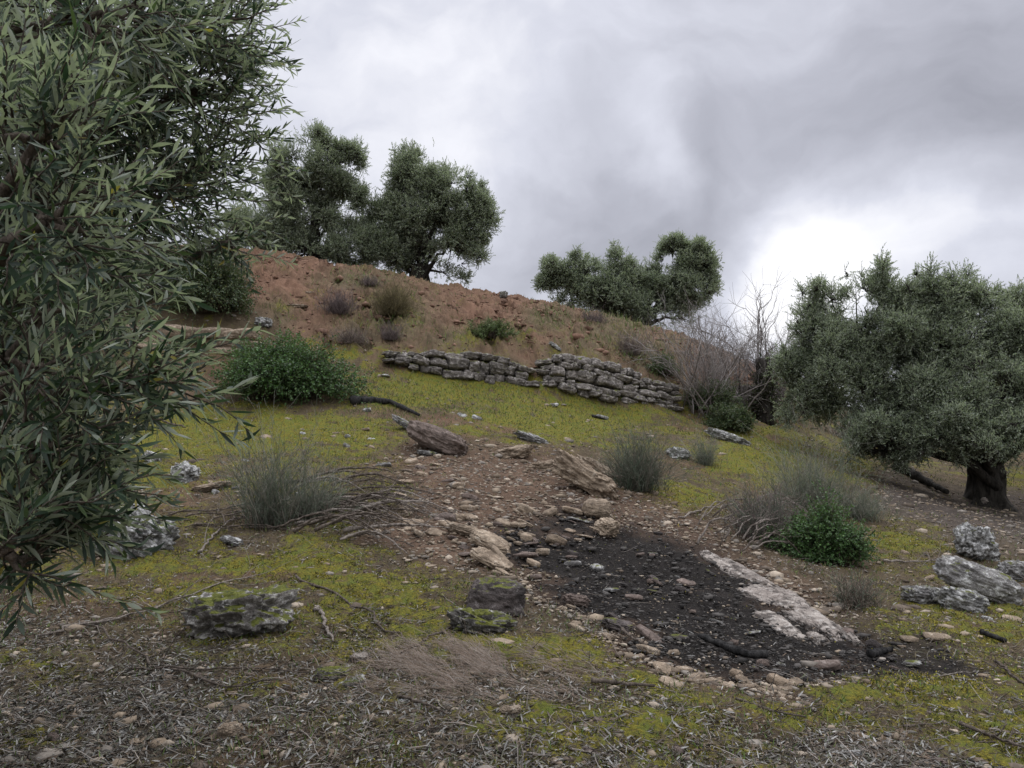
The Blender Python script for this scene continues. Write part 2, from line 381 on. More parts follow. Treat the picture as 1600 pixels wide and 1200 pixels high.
M = {
 'ground': ground_material(),
 'olive_leaf': leaf_material('olive_leaf', (.34, .37, .31), .75, .48, .36),
 'green_leaf': leaf_material('green_leaf', (.12, .17, .07), .5, .55, .2),
 'dry': vcol_material('dry_plant', .95, 20., (.8, 1.2), 0),
 'litter': vcol_material('leaf_litter', .9, 60., (.75, 1.25), 0),
 'mossblade': vcol_material('moss_tuft', .95, 40., (.8, 1.2), 0),
 'bark': bark_material('olive_bark', (.014, .013, .011), (.06, .054, .046)),
 'twig': bark_material('twig_bark', (.05, .04, .032), (.17, .14, .115), 30.),
 'twig_grey': bark_material('grey_twig_bark', (.12, .10, .085), (.33, .29, .25), 30.),
 'char': bark_material('charred_wood', (.008, .008, .008), (.05, .048, .046), 26.),
 'rock_tan': rock_material('tan_rock', (.35, .28, .205), (.20, .15, .105), (.46, .40, .32), .30, 0, .4),
 'rock_brown': rock_material('brown_rock', (.21, .165, .14), (.10, .075, .062), (.30, .26, .23), .22, 0, .3),
 'rock_grey': rock_material('grey_rock', (.25, .24, .225), (.11, .105, .10), (.46, .46, .44), .42, .2, .3),
 'rock_lichen': rock_material('lichened_rock', (.30, .295, .28), (.09, .088, .08), (.52, .52, .50), .6, .12, .2),
 'rock_moss': rock_material('mossy_rock', (.20, .185, .165), (.055, .052, .047), (.44, .43, .40), .46, .72, .2),
 'rock_dark': rock_material('dark_rock', (.12, .10, .092), (.04, .036, .034), (.27, .25, .24), .2, .3, .2),
 'rock_wall': rock_material('wall_rock', (.265, .238, .215), (.095, .085, .077), (.44, .41, .38), .42, .3, .3, .9),
 'rock_pale': rock_material('pale_bedrock', (.42, .375, .33), (.22, .185, .16), (.50, .465, .42), .35, 0, .9),
 'rubble': vcol_material('rubble', .92, 25., (.72, 1.25), .01),
}

# ------------------------------------------------------------------ the ground
def build_ground():
    dense = np.linspace(rad(-39), rad(39), 1150)
    rest = np.linspace(rad(39), rad(321), 120)[1:-1]
    ang = np.r_[dense, rest]
    rr = np.r_[np.linspace(.4, 1.4, 12), np.exp(np.linspace(math.log(1.5), math.log(42), 860)), np.exp(np.linspace(math.log(44), math.log(600), 60))]
    A, R = np.meshgrid(ang, rr)
    x, y = (R * np.sin(A)).ravel(), (R * np.cos(A)).ravel()
    z = Hsoft(x, y); z[R.ravel() > 300] = np.minimum(z[R.ravel() > 300], -8)
    p = np.c_[x, y, z]
    m, u, v = ground_masks(p)
    near = np.clip(1.2 - R.ravel() / 60, 0, 1)
    rough = .024 * fbm2(x * 8, y * 8, 5, 41, .62) + .007 * fbm2(x * 45, y * 45, 2, 45)
    clod = np.maximum(0, fbm2(x * 3.2, y * 3.2, 5, 61, .62)) * .32 * m['bank']
    rill = -.20 * m['bank'] * sstep(.05, .5, fbm2(x * 2.6 + y * .5, y * .5, 5, 65, .6))
    z = z + (rough * (1 + m['bank']) + clod + rill + m['moss'] * .016 * (1 + fbm2(x * 16, y * 16, 3, 71)) - m['burn'] * .02) * near
    soil = np.array([.105, .080, .050])[None] * np.ones((len(x), 1))
    patch = fbm2(x * .8, y * .8, 5, 101, .6)[:, None]
    def lay(col, k): nonlocal soil; soil = soil * (1 - k) + np.array(col)[None] * k
    lay((.19, .11, .07), np.clip(patch * 1.2 - .15, 0, .7))
    lay((.105, .090, .066), m['litter'][:, None] * .7)
    lay((.138, .090, .062), m['path'][:, None] * .9)
    lay((.195, .112, .074), m['bank'][:, None] * (.85 + .15 * patch))
    lay((.12, .105, .062), (m['bankgrass'] * .75)[:, None])
    lay((.095, .078, .066), m['dark_soil'][:, None] * .9)
    lay((.022, .020, .0185), np.clip(m['burn'] * 1.35 * (.86 + .4 * fbm2(x * 2.5, y * 2.5, 5, 121, .62)), 0, .97)[:, None])
    soil *= .9 * (1 + .5 * fbm2(x * 6, y * 6, 4, 141, .6))[:, None]
    nr, nc = len(rr), len(ang)
    i = np.arange(nr - 1)[:, None] * nc; j = np.arange(nc)[None]; j2 = (j + 1) % nc
    q = np.stack([i + j, i + nc + j, i + nc + j2, i + j2], -1).reshape(-1, 4)[:, ::-1]
    verts = np.vstack([np.c_[x, y, z], [[0, 0, float(Hsoft(0, 0)[0])]]])
    cen = nr * nc
    fan = np.c_[np.arange(nc), (np.arange(nc) + 1) % nc, np.full(nc, cen)][:, ::-1]
    if True:
        a, b_, c_ = verts[q[0][0]], verts[q[0][1]], verts[q[0][2]]
        if np.cross(b_ - a, c_ - a)[2] < 0: q = q[:, ::-1]; fan = fan[:, ::-1]
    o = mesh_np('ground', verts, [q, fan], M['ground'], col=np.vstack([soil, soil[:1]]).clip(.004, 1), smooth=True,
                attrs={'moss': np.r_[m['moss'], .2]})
    tag(o, kind='structure')
    return o
build_ground()

# ------------------------------------------------------------------ geometry makers
def frames(d):
    """orthonormal frames with z along d"""
    d = unit(d); a = np.where(np.abs(d[..., 2:3]) > .9, np.array([1., 0, 0]), np.array([0, 0, 1.]))
    x = unit(np.cross(a, d)); y = np.cross(d, x); return x, y, d
def tubes(paths, radii, sides=5):
    paths = np.asarray(paths, float); n, s, _ = paths.shape
    tg = np.gradient(paths, axis=1)
    x, y, _ = frames(tg)
    a = np.linspace(0, 2 * math.pi, sides, endpoint=False)
    v = paths[:, :, None] + np.asarray(radii)[:, :, None, None] * (x[:, :, None] * np.cos(a)[None, None, :, None] + y[:, :, None] * np.sin(a)[None, None, :, None])
    base = (np.arange(n) * s * sides)[:, None, None]; i = (np.arange(s - 1) * sides)[None, :, None]; j = np.arange(sides)[None, None]
    j2 = (j + 1) % sides
    f = np.stack([base + i + j, base + i + j2, base + i + sides + j2, base + i + sides + j], -1).reshape(-1, 4)
    cap = (base[:, 0] + (s - 1) * sides + np.arange(sides)[None])
    cap0 = (base[:, 0] + np.arange(sides)[None])[:, ::-1]
    return v.reshape(-1, 3), [f, cap, cap0]
def merge(parts):
    V, Fs, Cs, off = [], {}, [], 0
    for prt in parts:
        v, fs = prt[0], prt[1]
        V.append(v)
        for f in fs: Fs.setdefault(f.shape[1], []).append(f + off)
        if len(prt) > 2: Cs.append(prt[2])
        off += len(v)
    return np.vstack(V), [np.vstack(f) for f in Fs.values()], (np.vstack(Cs) if Cs else None)
def grow(starts, dirs, lengths, seg=7, wander=.25, up=0., r=rng):
    """curved paths from starts"""
    n = len(starts); p = np.empty((n, seg, 3)); p[:, 0] = starts; d = unit(dirs.astype(float))
    for k in range(1, seg):
        d = unit(d + r.normal(0, wander, (n, 3)) / math.sqrt(seg) * 1.5 + np.array([0, 0, up / seg]))
        p[:, k] = p[:, k - 1] + d * (np.asarray(lengths)[:, None] / (seg - 1))
    return p
def along(paths, idx, t):
    s = paths.shape[1]; f = np.clip(t, 0, .9999) * (s - 1); k = f.astype(int); w_ = (f - k)[:, None]
    a, b = paths[idx, k], paths[idx, k + 1]
    return a * (1 - w_) + b * w_, unit(b - a)
def children(paths, per, lengths, spread=.8, t0=.2, seg=6, wander=.25, up=0., r=rng):
    n = len(paths) * per; idx = np.repeat(np.arange(len(paths)), per)
    t = r.uniform(t0, 1, n); pos, tg = along(paths, idx, t)
    x, y, _ = frames(tg); a = r.uniform(0, 2 * math.pi, n)[:, None]
    d = tg + spread * (x * np.cos(a) + y * np.sin(a))
    L = r.uniform(.6, 1.2, n) * lengths
    return grow(pos, d, L, seg, wander, up, r)
LEAF_FAR = (np.array([[0, 0, 0], [-.5, 0, .45], [0, .0, 1], [.5, 0, .45]]), np.array([[0, 1, 2, 3]]))
def _near():
    V = []; ts = [0, .18, .42, .68, .88, 1]; ws = [.05, .27, .48, .40, .18, .01]
    for t, w_ in zip(ts, ws):
        for sx_ in (-1, 0, 1): V.append((sx_ * w_, (abs(sx_) * w_ * .09) - .06 * math.sin(t * 3.1) - .05 * t * t * 2, t))
    Fq = [[3 * i + j + 3, 3 * i + j + 4, 3 * i + j + 1, 3 * i + j] for i in range(5) for j in (0, 1)]
    V = np.array(V); return V, np.array(Fq)
LEAF_NEAR = _near()
def _vary(bend, twist, side):
    V = LEAF_NEAR[0].copy(); t = V[:, 2].copy(); a = twist * t; x, y = V[:, 0].copy(), V[:, 1].copy()
    V[:, 0] = x * np.cos(a) + side * t * t; V[:, 1] = y - x * np.sin(a) * .22 - bend * t * t; return V, LEAF_NEAR[1]
LEAF_VARS = [_vary(0, 0, 0), _vary(.28, .9, 1.3), _vary(-.16, -1.1, -1.6)]
LEAF_ROUND = (np.array([[0, 0, 0], [-.42, .05, .3], [-.38, .05, .7], [0, -.05, 1], [.38, .05, .7], [.42, .05, .3]]), np.array([[0, 1, 2, 3], [0, 3, 4, 5]]))
def place(tmpl, pos, dirs, nrm, L, W):
    """copy a leaf template: its z along dirs, its y along nrm"""
    V, Fq = tmpl; n = len(pos)
    z = unit(dirs); x = unit(np.cross(nrm, z)); y = np.cross(z, x)
    v = pos[:, None] + V[None, :, 0:1] * x[:, None] * W[:, None, None] + V[None, :, 1:2] * y[:, None] * (L * .6)[:, None, None] + V[None, :, 2:3] * z[:, None] * L[:, None, None]
    f = (Fq[None] + (np.arange(n) * len(V))[:, None, None]).reshape(-1, Fq.shape[1])
    return v.reshape(-1, 3), [f]
def leaves_on(paths, per, L, W, tmpl, cols, ang=.8, t0=.05, r=rng, updroop=0., colvar=.25):
    n = len(paths) * per; idx = np.repeat(np.arange(len(paths)), per)
    t = np.tile(np.linspace(t0, 1, per), len(paths)) + r.uniform(-.03, .03, n)
    pos, tg = along(paths, idx, np.clip(t, 0, 1))
    x, y, _ = frames(tg)
    a = np.tile((np.arange(per) % 4 // 2 * math.pi / 2 + np.arange(per) % 2 * math.pi), len(paths)) + np.repeat(r.uniform(0, 6.28, len(paths)), per) + r.normal(0, .35, n)
    side = x * np.cos(a)[:, None] + y * np.sin(a)[:, None]
    aa = (ang + r.normal(0, .18, n) - .35 * t)[:, None]
    d = tg * np.cos(aa) + side * np.sin(aa) + np.array([0, 0, updroop])
    nrm = tg * np.sin(aa) - side * np.cos(aa) + r.normal(0, .45, (n, 3)) + np.array([0, 0, .7])
    LL = L * r.uniform(.65, 1.15, n) * (1 - .25 * t)
    c = cols[r.integers(0, len(cols), n)] * (1 + r.normal(0, colvar, (n, 1))).clip(.4, 1.9)
    if tmpl is LEAF_NEAR:
        yl = r.random(n) < .012; c[yl] = [.28, .24, .06]; LL = LL * r.uniform(.75, 1.2, n) * np.where(pos[:, 1] > 2.45, .85, 1.05)
    if tmpl is LEAF_NEAR:
        V_, F_, C_, o_ = [], [], [], 0; pk = r.integers(0, 3, n)
        for q_ in range(3):
            s_ = pk == q_; v, f = place(LEAF_VARS[q_], pos[s_], d[s_], nrm[s_], LL[s_], W * r.uniform(.7, 1.2, s_.sum()))
            V_.append(v); F_.append(f[0] + o_); C_.append(np.repeat(c[s_], len(tmpl[0]), 0)); o_ += len(v)
        return np.vstack(V_), [np.vstack(F_)], np.vstack(C_)
    v, f = place(tmpl, pos, d, nrm, LL, W * r.uniform(.8, 1.2, n))
    return v, f, np.repeat(c, len(tmpl[0]), 0)
OLIVE = np.array([[.145, .178, .122], [.185, .212, .158], [.120, .155, .100], [.255, .275, .22], [.175, .205, .125]])
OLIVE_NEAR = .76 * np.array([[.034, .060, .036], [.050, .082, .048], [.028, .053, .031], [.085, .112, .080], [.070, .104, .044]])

# ------------------------------------------------------------------ olive trees
def olive(name, label, base, lobes, leafL, leafW, per, dens, shootL, trunk_r, tmpl=LEAF_FAR, seed=1, group=None, cols=OLIVE, limb_up=.6, sprigs=(), th=.62, droop=0.2):
    """lobes: (u, v, ru, rv, depth, share)"""
    r = np.random.default_rng(seed)
    root = empty(name, base, label, 'tree', group)
    sh, tw, limbs = [], [], []
    if lobes[0][4] > 8:       # smaller tufts of growth break the outline of each bough
        sat = []
        for lb in lobes:
            for k in range(5):
                a_ = r.uniform(-.6, 3.74); f_ = r.uniform(.26, .48)
                sat.append((lb[0] + lb[2] * 1.0 * math.cos(a_), lb[1] - lb[3] * 1.0 * math.sin(a_), lb[2] * f_, lb[3] * f_ * 1.25, lb[4] + r.uniform(-.5, .5), .75))
        lobes = [(l[0], l[1], l[2] * .92, l[3] * .92, *l[4:]) for l in lobes] + sat
    for lb in lobes:
        u, v, ru, rv, dep = lb[:5]; share = lb[5] if len(lb) > 5 else 1; bias = np.array(lb[6]) if len(lb) > 6 else np.array([0, 0, .75])
        c = P(u, v, dep); gr = 1.0; a = gr * ru / F * dep; b = gr * rv / F * dep; dd = .5 * (a + b) * (1.15 if dep > 8 else .8)
        n = max(12, int((1.25 if dep > 8 else 1) * dens * a * b * share * 3.14))
        q = unit(r.normal(0, 1, (n, 3))); rad_ = r.uniform(.12, 1, n) ** .42 if dep < 8 else r.uniform(.1, 1, n) ** .5 * (1 + .16 * np.maximum(0, r.normal(0, 1, n)))
        rad_ *= 1 + .34 * noise3(q * 2.3 + c[None], seed) + (.34 * noise3(q * 5.5 + c[None], seed + 1) if dep > 8 else 0)
        q = q * rad_[:, None]
        kc = 16 if dep > 8 else 9; cc_ = unit(r.normal(0, 1, (kc, 3))) * r.uniform(.55, 1.15, (kc, 1)); pick = r.integers(0, kc, n)
        pull = np.where(r.random(n) < .5, r.uniform(.2, .6, n), 0)[:, None]
        q = q * (1 - pull) + cc_[pick] * pull
        s = c + q * np.array([a, dd, b]) * .9
        if dep > 8:
            kp = fbm3(s * 1.7 + seed, 3, seed + 5, .6) > .07 - .2 * r.random(n); s, q = s[kp], q[kp]; n = len(s)
        d = unit(q) * .8 + bias + r.normal(0, .35 if dep < 8 else .6, (n, 3))
        sh.append(grow(s, d, shootL * r.uniform(.6, 1.35, n), 6, .3, -droop, r))
        k = min(n, max(6, n // (7 if dep < 8 else 18)))
        if n < 8: continue
        mid = c + (s[:k] - c) * .15
        pth = np.stack([mid + (s[:k] - mid) * t for t in np.linspace(0, 1, 5)], 1)
        pth[:, 1:4] += r.normal(0, .05 * a, (k, 3, 3)); tw.append(pth)
        if dep > 8 and a < .62: continue
        st = np.array(base) + np.array([0, 0, max(.5, .3 * (c[2] - base[2]))]) + r.normal(0, trunk_r * .4, 3)
        lp = np.array([st + (c - st) * t for t in np.linspace(0, 1, 8)])
        lp[:, 2] += np.sin(np.linspace(0, math.pi, 8)) * limb_up * .25; lp[1:7] += r.normal(0, .05, (6, 3)); limbs.append(lp)
    for (u, v, dep, L_) in sprigs:
        s = P(u, v, dep)[None].repeat(14, 0) + r.normal(0, .06, (14, 3)) * dep / 20; s[:, 2] += np.linspace(0, L_, 14)
        sh.append(grow(s, np.array([0, 0, 1.]) + r.normal(0, .5, (14, 3)), np.full(14, shootL), 6, .3, 0, r))
        tw.append(np.linspace(P(u, v, dep) - [0, 0, .4], P(u, v, dep) + [0, 0, L_], 5)[None])
    sh = np.vstack(sh)
    lv = leaves_on(sh, per, leafL, leafW, tmpl, cols, r=r)
    mesh_np('crown', lv[0], lv[1], M['olive_leaf'], root, lv[2])
    rt = .0035 if tmpl is LEAF_NEAR else .005
    parts = [tubes(sh, np.linspace(rt, rt * .35, 6)[None].repeat(len(sh), 0), 3)]
    tw5 = np.vstack([p for p in tw]); parts.append(tubes(tw5, np.linspace(rt * 3.5, rt, 5)[None].repeat(len(tw5), 0), 5))
    L_ = np.array(limbs); parts.append(tubes(L_, np.linspace(trunk_r * .32, rt * 3, 8)[None].repeat(len(L_), 0), 8))
    v, f, _ = merge(parts); mesh_np('branches', v, f, M['bark'] if tmpl is not LEAF_NEAR else M['twig'], root, smooth=True)
    # gnarled trunk: fluted, flaring at the root
    H_ = max(.8, min(1.8, .42 * (np.mean([p[-1][2] for p in limbs]) - base[2]))); ns, nr_ = 40, 26
    tt = np.linspace(-.18, 1, nr_); aa = np.linspace(0, 2 * math.pi, ns, endpoint=False)
    T, A = np.meshgrid(tt, aa, indexing='ij')
    R = trunk_r * (.82 + .42 * np.exp(-np.maximum(T, -.1) * 6.5) + .18 * np.maximum(0, T - .6) ** 1)
    R = R * (1 + .16 * np.sin(A * 5 + T * 2.4 + seed) + .10 * np.sin(A * 9 - T * 3) + .12 * fbm3(np.c_[np.cos(A).ravel() * 2, np.sin(A).ravel() * 2, T.ravel() * 4], 4, seed).reshape(A.shape))
    X = R * np.cos(A) + .10 * trunk_r * np.sin(T * 4); Y = R * np.sin(A); Z = T * H_
    v = np.c_[X.ravel(), Y.ravel(), Z.ravel()] + np.array(base)
    i = np.arange(nr_ - 1)[:, None] * ns; j = np.arange(ns)[None]; j2 = (j + 1) % ns
    f = np.stack([i + j, i + j2, i + ns + j2, i + ns + j], -1).reshape(-1, 4)
    mesh_np('trunk', v, [f, ((nr_ - 1) * ns + np.arange(ns))[None]], M['bark'], root, smooth=True)
    return root
def on(x, y): return np.array([x, y, float(Hsoft(x, y)[0])])

# the near olive whose branches fill the left of the view
UPR = [.55, -.1, .35]; BIG = 1.3
FORE = [(250,40,170,80,2.7,1.0,UPR),(120,30,170,80,2.3,.9,[.2,0,.3]),(290,150,95,90,2.9,1,UPR),(170,180,170,90,3.0,1,[.3,0,.2]),(60,220,110,90,1.9,.9,[.3,0,.4]),
        (320,265,85,60,3.1,.6,UPR),(200,300,150,80,2.9,1,[.3,0,-.1]),(70,350,110,90,1.9,.9,[.4,0,.1]),(230,345,80,45,3.2,.65,[.5,0,0]),(110,430,95,60,2.7,.9,[.4,0,.1]),
        (65,500,90,55,2.2,1,[.5,0,.2]),(50,580,100,60,1.9,1,[.5,0,.2]),(170,600,90,40,2.0,.8,[.9,0,.25]),(60,690,100,60,1.9,1,[.5,0,.35]),(40,800,90,60,1.9,1,[.5,0,.4]),
        (85,800,50,40,2.3,.8,[.5,0,.4]),(10,860,60,40,1.8,.7,[.5,0,.7]),(335,60,50,70,3.1,.8,UPR),(360,380,45,25,3.2,.5,[.6,0,.1]),(90,720,70,55,2.1,.9,[.6,0,.3]),(60,840,65,40,2.0,.9,[.5,0,.4]),(235,590,70,22,2.05,.9,[1.3,0,.35]),(30,880,50,30,1.9,.8,[.5,0,.7]),
        (-150,150,220,200,2.6,.8,[0,0,.3]),(-150,500,200,220,2.4,.8,[.1,0,.2]),(-150,790,160,110,2.2,.7,[.2,0,.3]),(60,120,260,160,3.9,.9,[.2,0,.3]),(20,400,180,160,3.7,.9,[.2,0,.1]),(0,650,150,120,3.3,.8,[.2,0,.1])]
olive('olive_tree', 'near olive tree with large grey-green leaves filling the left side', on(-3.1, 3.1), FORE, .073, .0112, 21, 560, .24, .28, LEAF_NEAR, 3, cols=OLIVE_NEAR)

PL = .5
T2 = [(510,228,20,26,24,PL),(548,262,18,26,24.2,PL),(440,262,18,28,24.2,PL),(475,285,48,40,24),(535,300,28,38,24.3),(568,405,22,22,24.6),(505,262,50,45,24),(455,320,55,45,24),(512,335,48,50,24.5),(430,370,65,45,24),(525,390,50,34,24),(480,395,70,30,24),(400,400,40,35,24.5)]
b = P(495, 425, 24.3); olive('olive_tree', 'dark olive tree on the ridge, left one of the adjoining pair', on(b[0], b[1]), T2, .080, .021, 11, 880, .20, .3, LEAF_FAR, 11, 'olive trees along the ridge', sprigs=[(512,225,24,.4),(545,240,24,.2),(430,240,24,.5)])
T3 = [(626,258,15,28,24.5,PL),(690,285,16,22,24.5,PL*.8),(737,300,16,24,24.5,PL),(758,345,12,30,24.5,PL),(665,300,45,40,24.5),(610,365,30,38,24.5),(720,355,45,40,24.6),(660,400,60,40,24.6),(635,280,38,38,24.5),(700,325,42,38,24.5),(650,345,68,45,24.5),(735,330,28,32,24.5),(705,385,48,42,24.5),(625,400,50,35,24.5),(690,425,38,20,24.5),(608,335,22,28,24.5)]
b = P(655, 440, 24.8); olive('olive_tree', 'rounded silvery olive tree on the ridge, right one of the adjoining pair', on(b[0], b[1]), T3, .080, .021, 11, 880, .20, .3, LEAF_FAR, 12, 'olive trees along the ridge', sprigs=[(628,262,24.5,.3)])
T4 = [(962,398,8,16,29,PL),(1055,388,16,14,29,PL),(905,412,12,16,29,PL),(1095,405,14,22,29,PL),(858,420,12,14,29,PL),(905,440,40,28,29),(1030,440,50,35,29),(960,470,60,30,29),(1060,440,50,50,29),(865,440,20,20,29),(882,428,34,22,29),(940,445,45,24,29),(995,445,40,28,29),(1068,415,40,30,29),(1052,395,22,20,29),(1075,460,36,38,29),(1010,485,65,28,29),(930,475,45,22,29)]
b = P(1000, 510, 29.5); olive('olive_tree', 'low wide olive tree alone on the ridge above the wall', on(b[0], b[1]), T4, .090, .024, 11, 900, .20, .3, LEAF_FAR, 13, 'olive trees along the ridge', sprigs=[(962,410,29,.45),(905,425,29,.2),(1050,385,29,.25)])
T5 = [(1384,452,15,36,16.2,PL),(1452,450,32,28,16,PL),(1300,468,28,32,16.8,PL),(1335,445,14,24,16.3,PL),(1508,465,20,34,16.1,PL),(1545,480,24,22,16.1,PL),(1262,480,14,26,16.8,PL),(1375,705,50,34,15.3,1),(1290,512,42,40,16.8,.8),(1275,570,48,55,16.8,1),(1310,630,55,45,16.5,1),(1385,485,50,38,16.2,.8),(1360,550,65,60,16.2,1),(1395,640,62,55,15.8,1),(1468,480,42,34,16,.8),(1470,550,75,60,15.8,1),
      (1560,545,60,40,16,1),(1480,640,72,52,15.2,1),(1575,610,70,52,15,1),(1540,675,75,35,14.6,1),(1410,700,62,32,15.4,1),(1260,620,34,50,17,.9),(1390,700,55,42,15.2,1),(1500,695,60,38,14.8,1),(1590,700,50,38,14.4,1),(1310,560,60,60,17,1),(1420,520,70,55,16.3,1),(1520,540,70,55,16.3,1),(1345,600,50,60,16,1),(1430,610,50,50,15.4,1),(1520,490,40,30,16.4,.8),(1650,570,75,75,15.4,.8),(1700,650,80,60,15,.8),(1640,680,60,35,14.4,1)]
b = G(1540, 785); olive('olive_tree', 'large old olive tree with thick dark trunk at the right', b, T5, .072, .017, 11, 950, .20, .34, LEAF_FAR, 14, sprigs=[(1338,478,16.3,.45),(1383,440,16.2,.5),(1375,430,16.2,.4),(1455,440,16,.4),(1490,445,16,.35),(1285,475,16.8,.4),(1510,460,16,.2),(1270,470,16.8,.3)])
T6 = [(1600,495,32,32,21),(1655,510,60,50,21),(1720,500,60,60,21),(1640,580,80,50,21)]
b = P(1670, 700, 21); olive('olive_tree', 'olive tree standing behind, its top showing at the right edge', on(b[0], b[1]), T6, .09, .022, 11, 800, .22, .35, LEAF_FAR, 15, sprigs=[(1585,470,21,.2)])
for i, (u, v, d, lab) in enumerate([(1310,620,33,'distant dark olive behind the left flank of the large right olive'),(1450,640,36,'distant dark olive low behind the middle of the large right olive'),(1590,640,34,'distant dark olive behind the thick trunk of the large right olive')]):
    b = P(u, 680, d); olive('olive_tree', lab, on(b[0], b[1]), [(u-30,v,45,40,d),(u+35,v+5,45,38,d),(u,v-20,40,35,d)], .12, .034, 14, 110, .5, .3, LEAF_FAR, 30 + i, 'distant olive trees')

# ------------------------------------------------------------------ shrubs and bare plants
def shrub(name, label, u, v, rx, h, mode, seed, dep=None, group=None, cat='shrub', lean=(0, 0), n=None, cols=None, leafL=.03, leafW=.016, per=12, thick=.003):
    """u, v: foot in the photo; rx: half width, h: height in metres"""
    r = np.random.default_rng(seed); b = G(u, v) if dep is None else on(*P(u, v, dep)[:2])
    root = empty(name, b, label, cat, group)
    if mode == 'dome':        # dense leafy mound on many stems
        n = n or 160
        a = r.uniform(0, 6.28, n); e = np.arccos(r.uniform(.08, 1, n)); q = np.c_[np.sin(e) * np.cos(a), np.sin(e) * np.sin(a), np.cos(e)]
        tip = q * np.array([rx, rx * .8, h]) * (r.uniform(.35, 1, (n, 1)) ** .5) * (1 + .38 * noise3(q * 2.6 + seed, seed))[:, None]
        lop = 1 + .45 * noise2(np.cos(a) * 1.6 + seed * 3.1, np.sin(a) * 1.6, seed + 4); tip[:, :2] *= lop[:, None]; tip[:, 2] *= (.75 + .5 * (lop - .55)).clip(.5, 1.25)
        foot = np.c_[tip[:, :2] * .35 + r.normal(0, .05, (n, 2)), np.full(n, -.03)]
        pth = np.stack([b + foot + (tip - foot) * t + np.array([0, 0, .12 * h]) * math.sin(t * 3.14) for t in np.linspace(0, 1, 6)], 1)
        pth[:, 1:] += r.normal(0, .04 * rx, (n, 5, 3)) * .5
        tw = children(pth, 7, .26 * (rx + h) / 2 + .05, .9, .45, 5, .35, .2, r)
        lv = leaves_on(tw, per, leafL, leafW, LEAF_ROUND, cols, 1.0, r=r, colvar=.3)
        mesh_np('foliage', lv[0], lv[1], M['green_leaf'], root, lv[2])
        pr = [tubes(pth, np.linspace(thick * 2, thick * .7, 6)[None].repeat(n, 0), 4), tubes(tw, np.linspace(thick * .7, thick * .3, 5)[None].repeat(len(tw), 0), 3)]
        vv, ff, _ = merge(pr); mesh_np('stems', vv, ff, M['twig'], root)
    elif mode == 'broom':     # many thin upright stalks
        n = n or 260
        a = r.uniform(0, 6.28, n); sp = r.uniform(0, 1, n) ** .7
        a = a + .8 * np.sin(2 * a + seed) + .5 * np.sin(3 * a + seed * 2); sp = sp * (1 + .4 * np.sin(a + seed))
        d = np.c_[np.cos(a) * sp * rx / h * .9 + lean[0], np.sin(a) * sp * rx / h * .9 + lean[1], np.ones(n)]
        L_ = h * r.uniform(.25, 1.08, n) * (1 + .4 * noise2(np.cos(a) * sp * 3 + seed, np.sin(a) * sp * 3, seed)); n = n
        s = b + np.c_[r.normal(0, rx * .22, n), r.normal(0, rx * .22, n), np.full(n, -.02)]
        pth = grow(s, d + r.normal(0, .16, (n, 3)), L_, 7, .30, .12, r)
        pth[: n // 12, :, :] = b + (pth[: n // 12] - b) * 1.35
        tw = children(pth, 5, .3 * h, .6, .2, 5, .35, .25, r)
        c0 = cols[r.integers(0, len(cols), n)] * r.uniform(.7, 1.3, (n, 1)); c1 = cols[r.integers(0, len(cols), len(tw))] * r.uniform(.7, 1.3, (len(tw), 1))
        v0, f0 = tubes(pth, np.linspace(thick, thick * .4, 7)[None].repeat(n, 0), 3); v1, f1 = tubes(tw, np.linspace(thick * .6, thick * .3, 5)[None].repeat(len(tw), 0), 3)
        vv, ff, cc = merge([(v0, f0, np.repeat(c0, 21, 0)), (v1, f1, np.repeat(c1, 15, 0))])
        mesh_np('stalks', vv, ff, M['dry'], root, cc)
    elif mode == 'bare':      # leafless branching shrub
        n = n or 9
        a = r.uniform(0, 6.28, n); sp = r.uniform(.1, 1, n)
        d = np.c_[np.cos(a) * sp * rx / h + lean[0], np.sin(a) * sp * rx / h + lean[1], np.ones(n)]
        p1 = grow(b + np.c_[r.normal(0, .28 * rx, (n, 2)), np.full(n, -.05)], d + r.normal(0, .2, (n, 3)), h * r.uniform(.6, 1.05, n), 10, .3, .25, r)
        p2 = children(p1, 9, .36 * h, .7, .15, 7, .4, .4, r)
        p3 = children(p2, 5, .2 * h, .7, .25, 5, .3, .3, r)
        pr = [tubes(p1, np.linspace(thick * 3, thick * .6, 10)[None].repeat(n, 0), 5), tubes(p2, np.linspace(thick, thick * .35, 7)[None].repeat(len(p2), 0), 4), tubes(p3, np.linspace(thick * .4, thick * .22, 5)[None].repeat(len(p3), 0), 3)]
        cs = [np.repeat(cols[r.integers(0, len(cols), k)], m_, 0) for k, m_ in ((n, 50), (len(p2), 28), (len(p3), 15))]
        vv, ff, cc = merge([(*p_, c_) for p_, c_ in zip(pr, cs)])
        mesh_np('branches', vv, ff, M['dry'], root, cc)
    return root
GREEN = np.array([[.045, .10, .026], [.065, .14, .036], [.085, .165, .045], [.035, .075, .022]]) * .78
DKGREEN = np.array([[.045, .072, .030], [.065, .095, .038], [.085, .095, .04], [.035, .055, .024]])
BROOM = np.array([[.15, .18, .13], [.12, .15, .10], [.20, .20, .165], [.25, .23, .19]])
BROOMD = np.array([[.075, .10, .065], [.10, .13, .09], [.16, .165, .13], [.13, .11, .09]])
DRY = np.array([[.20, .16, .125], [.15, .115, .095], [.25, .21, .165], [.11, .085, .07]])
PURP = np.array([[.135, .105, .10], [.10, .078, .074], [.17, .14, .13]])
BARE = np.array([[.22, .195, .18], [.13, .112, .10], [.30, .275, .26]])
shrub('bramble_bush', 'dense bright green bramble bush spreading below the left rock ledge', 445, 622, 1.25, 1.12, 'dome', 41, cols=GREEN, n=380, leafL=.055, leafW=.036, per=10)
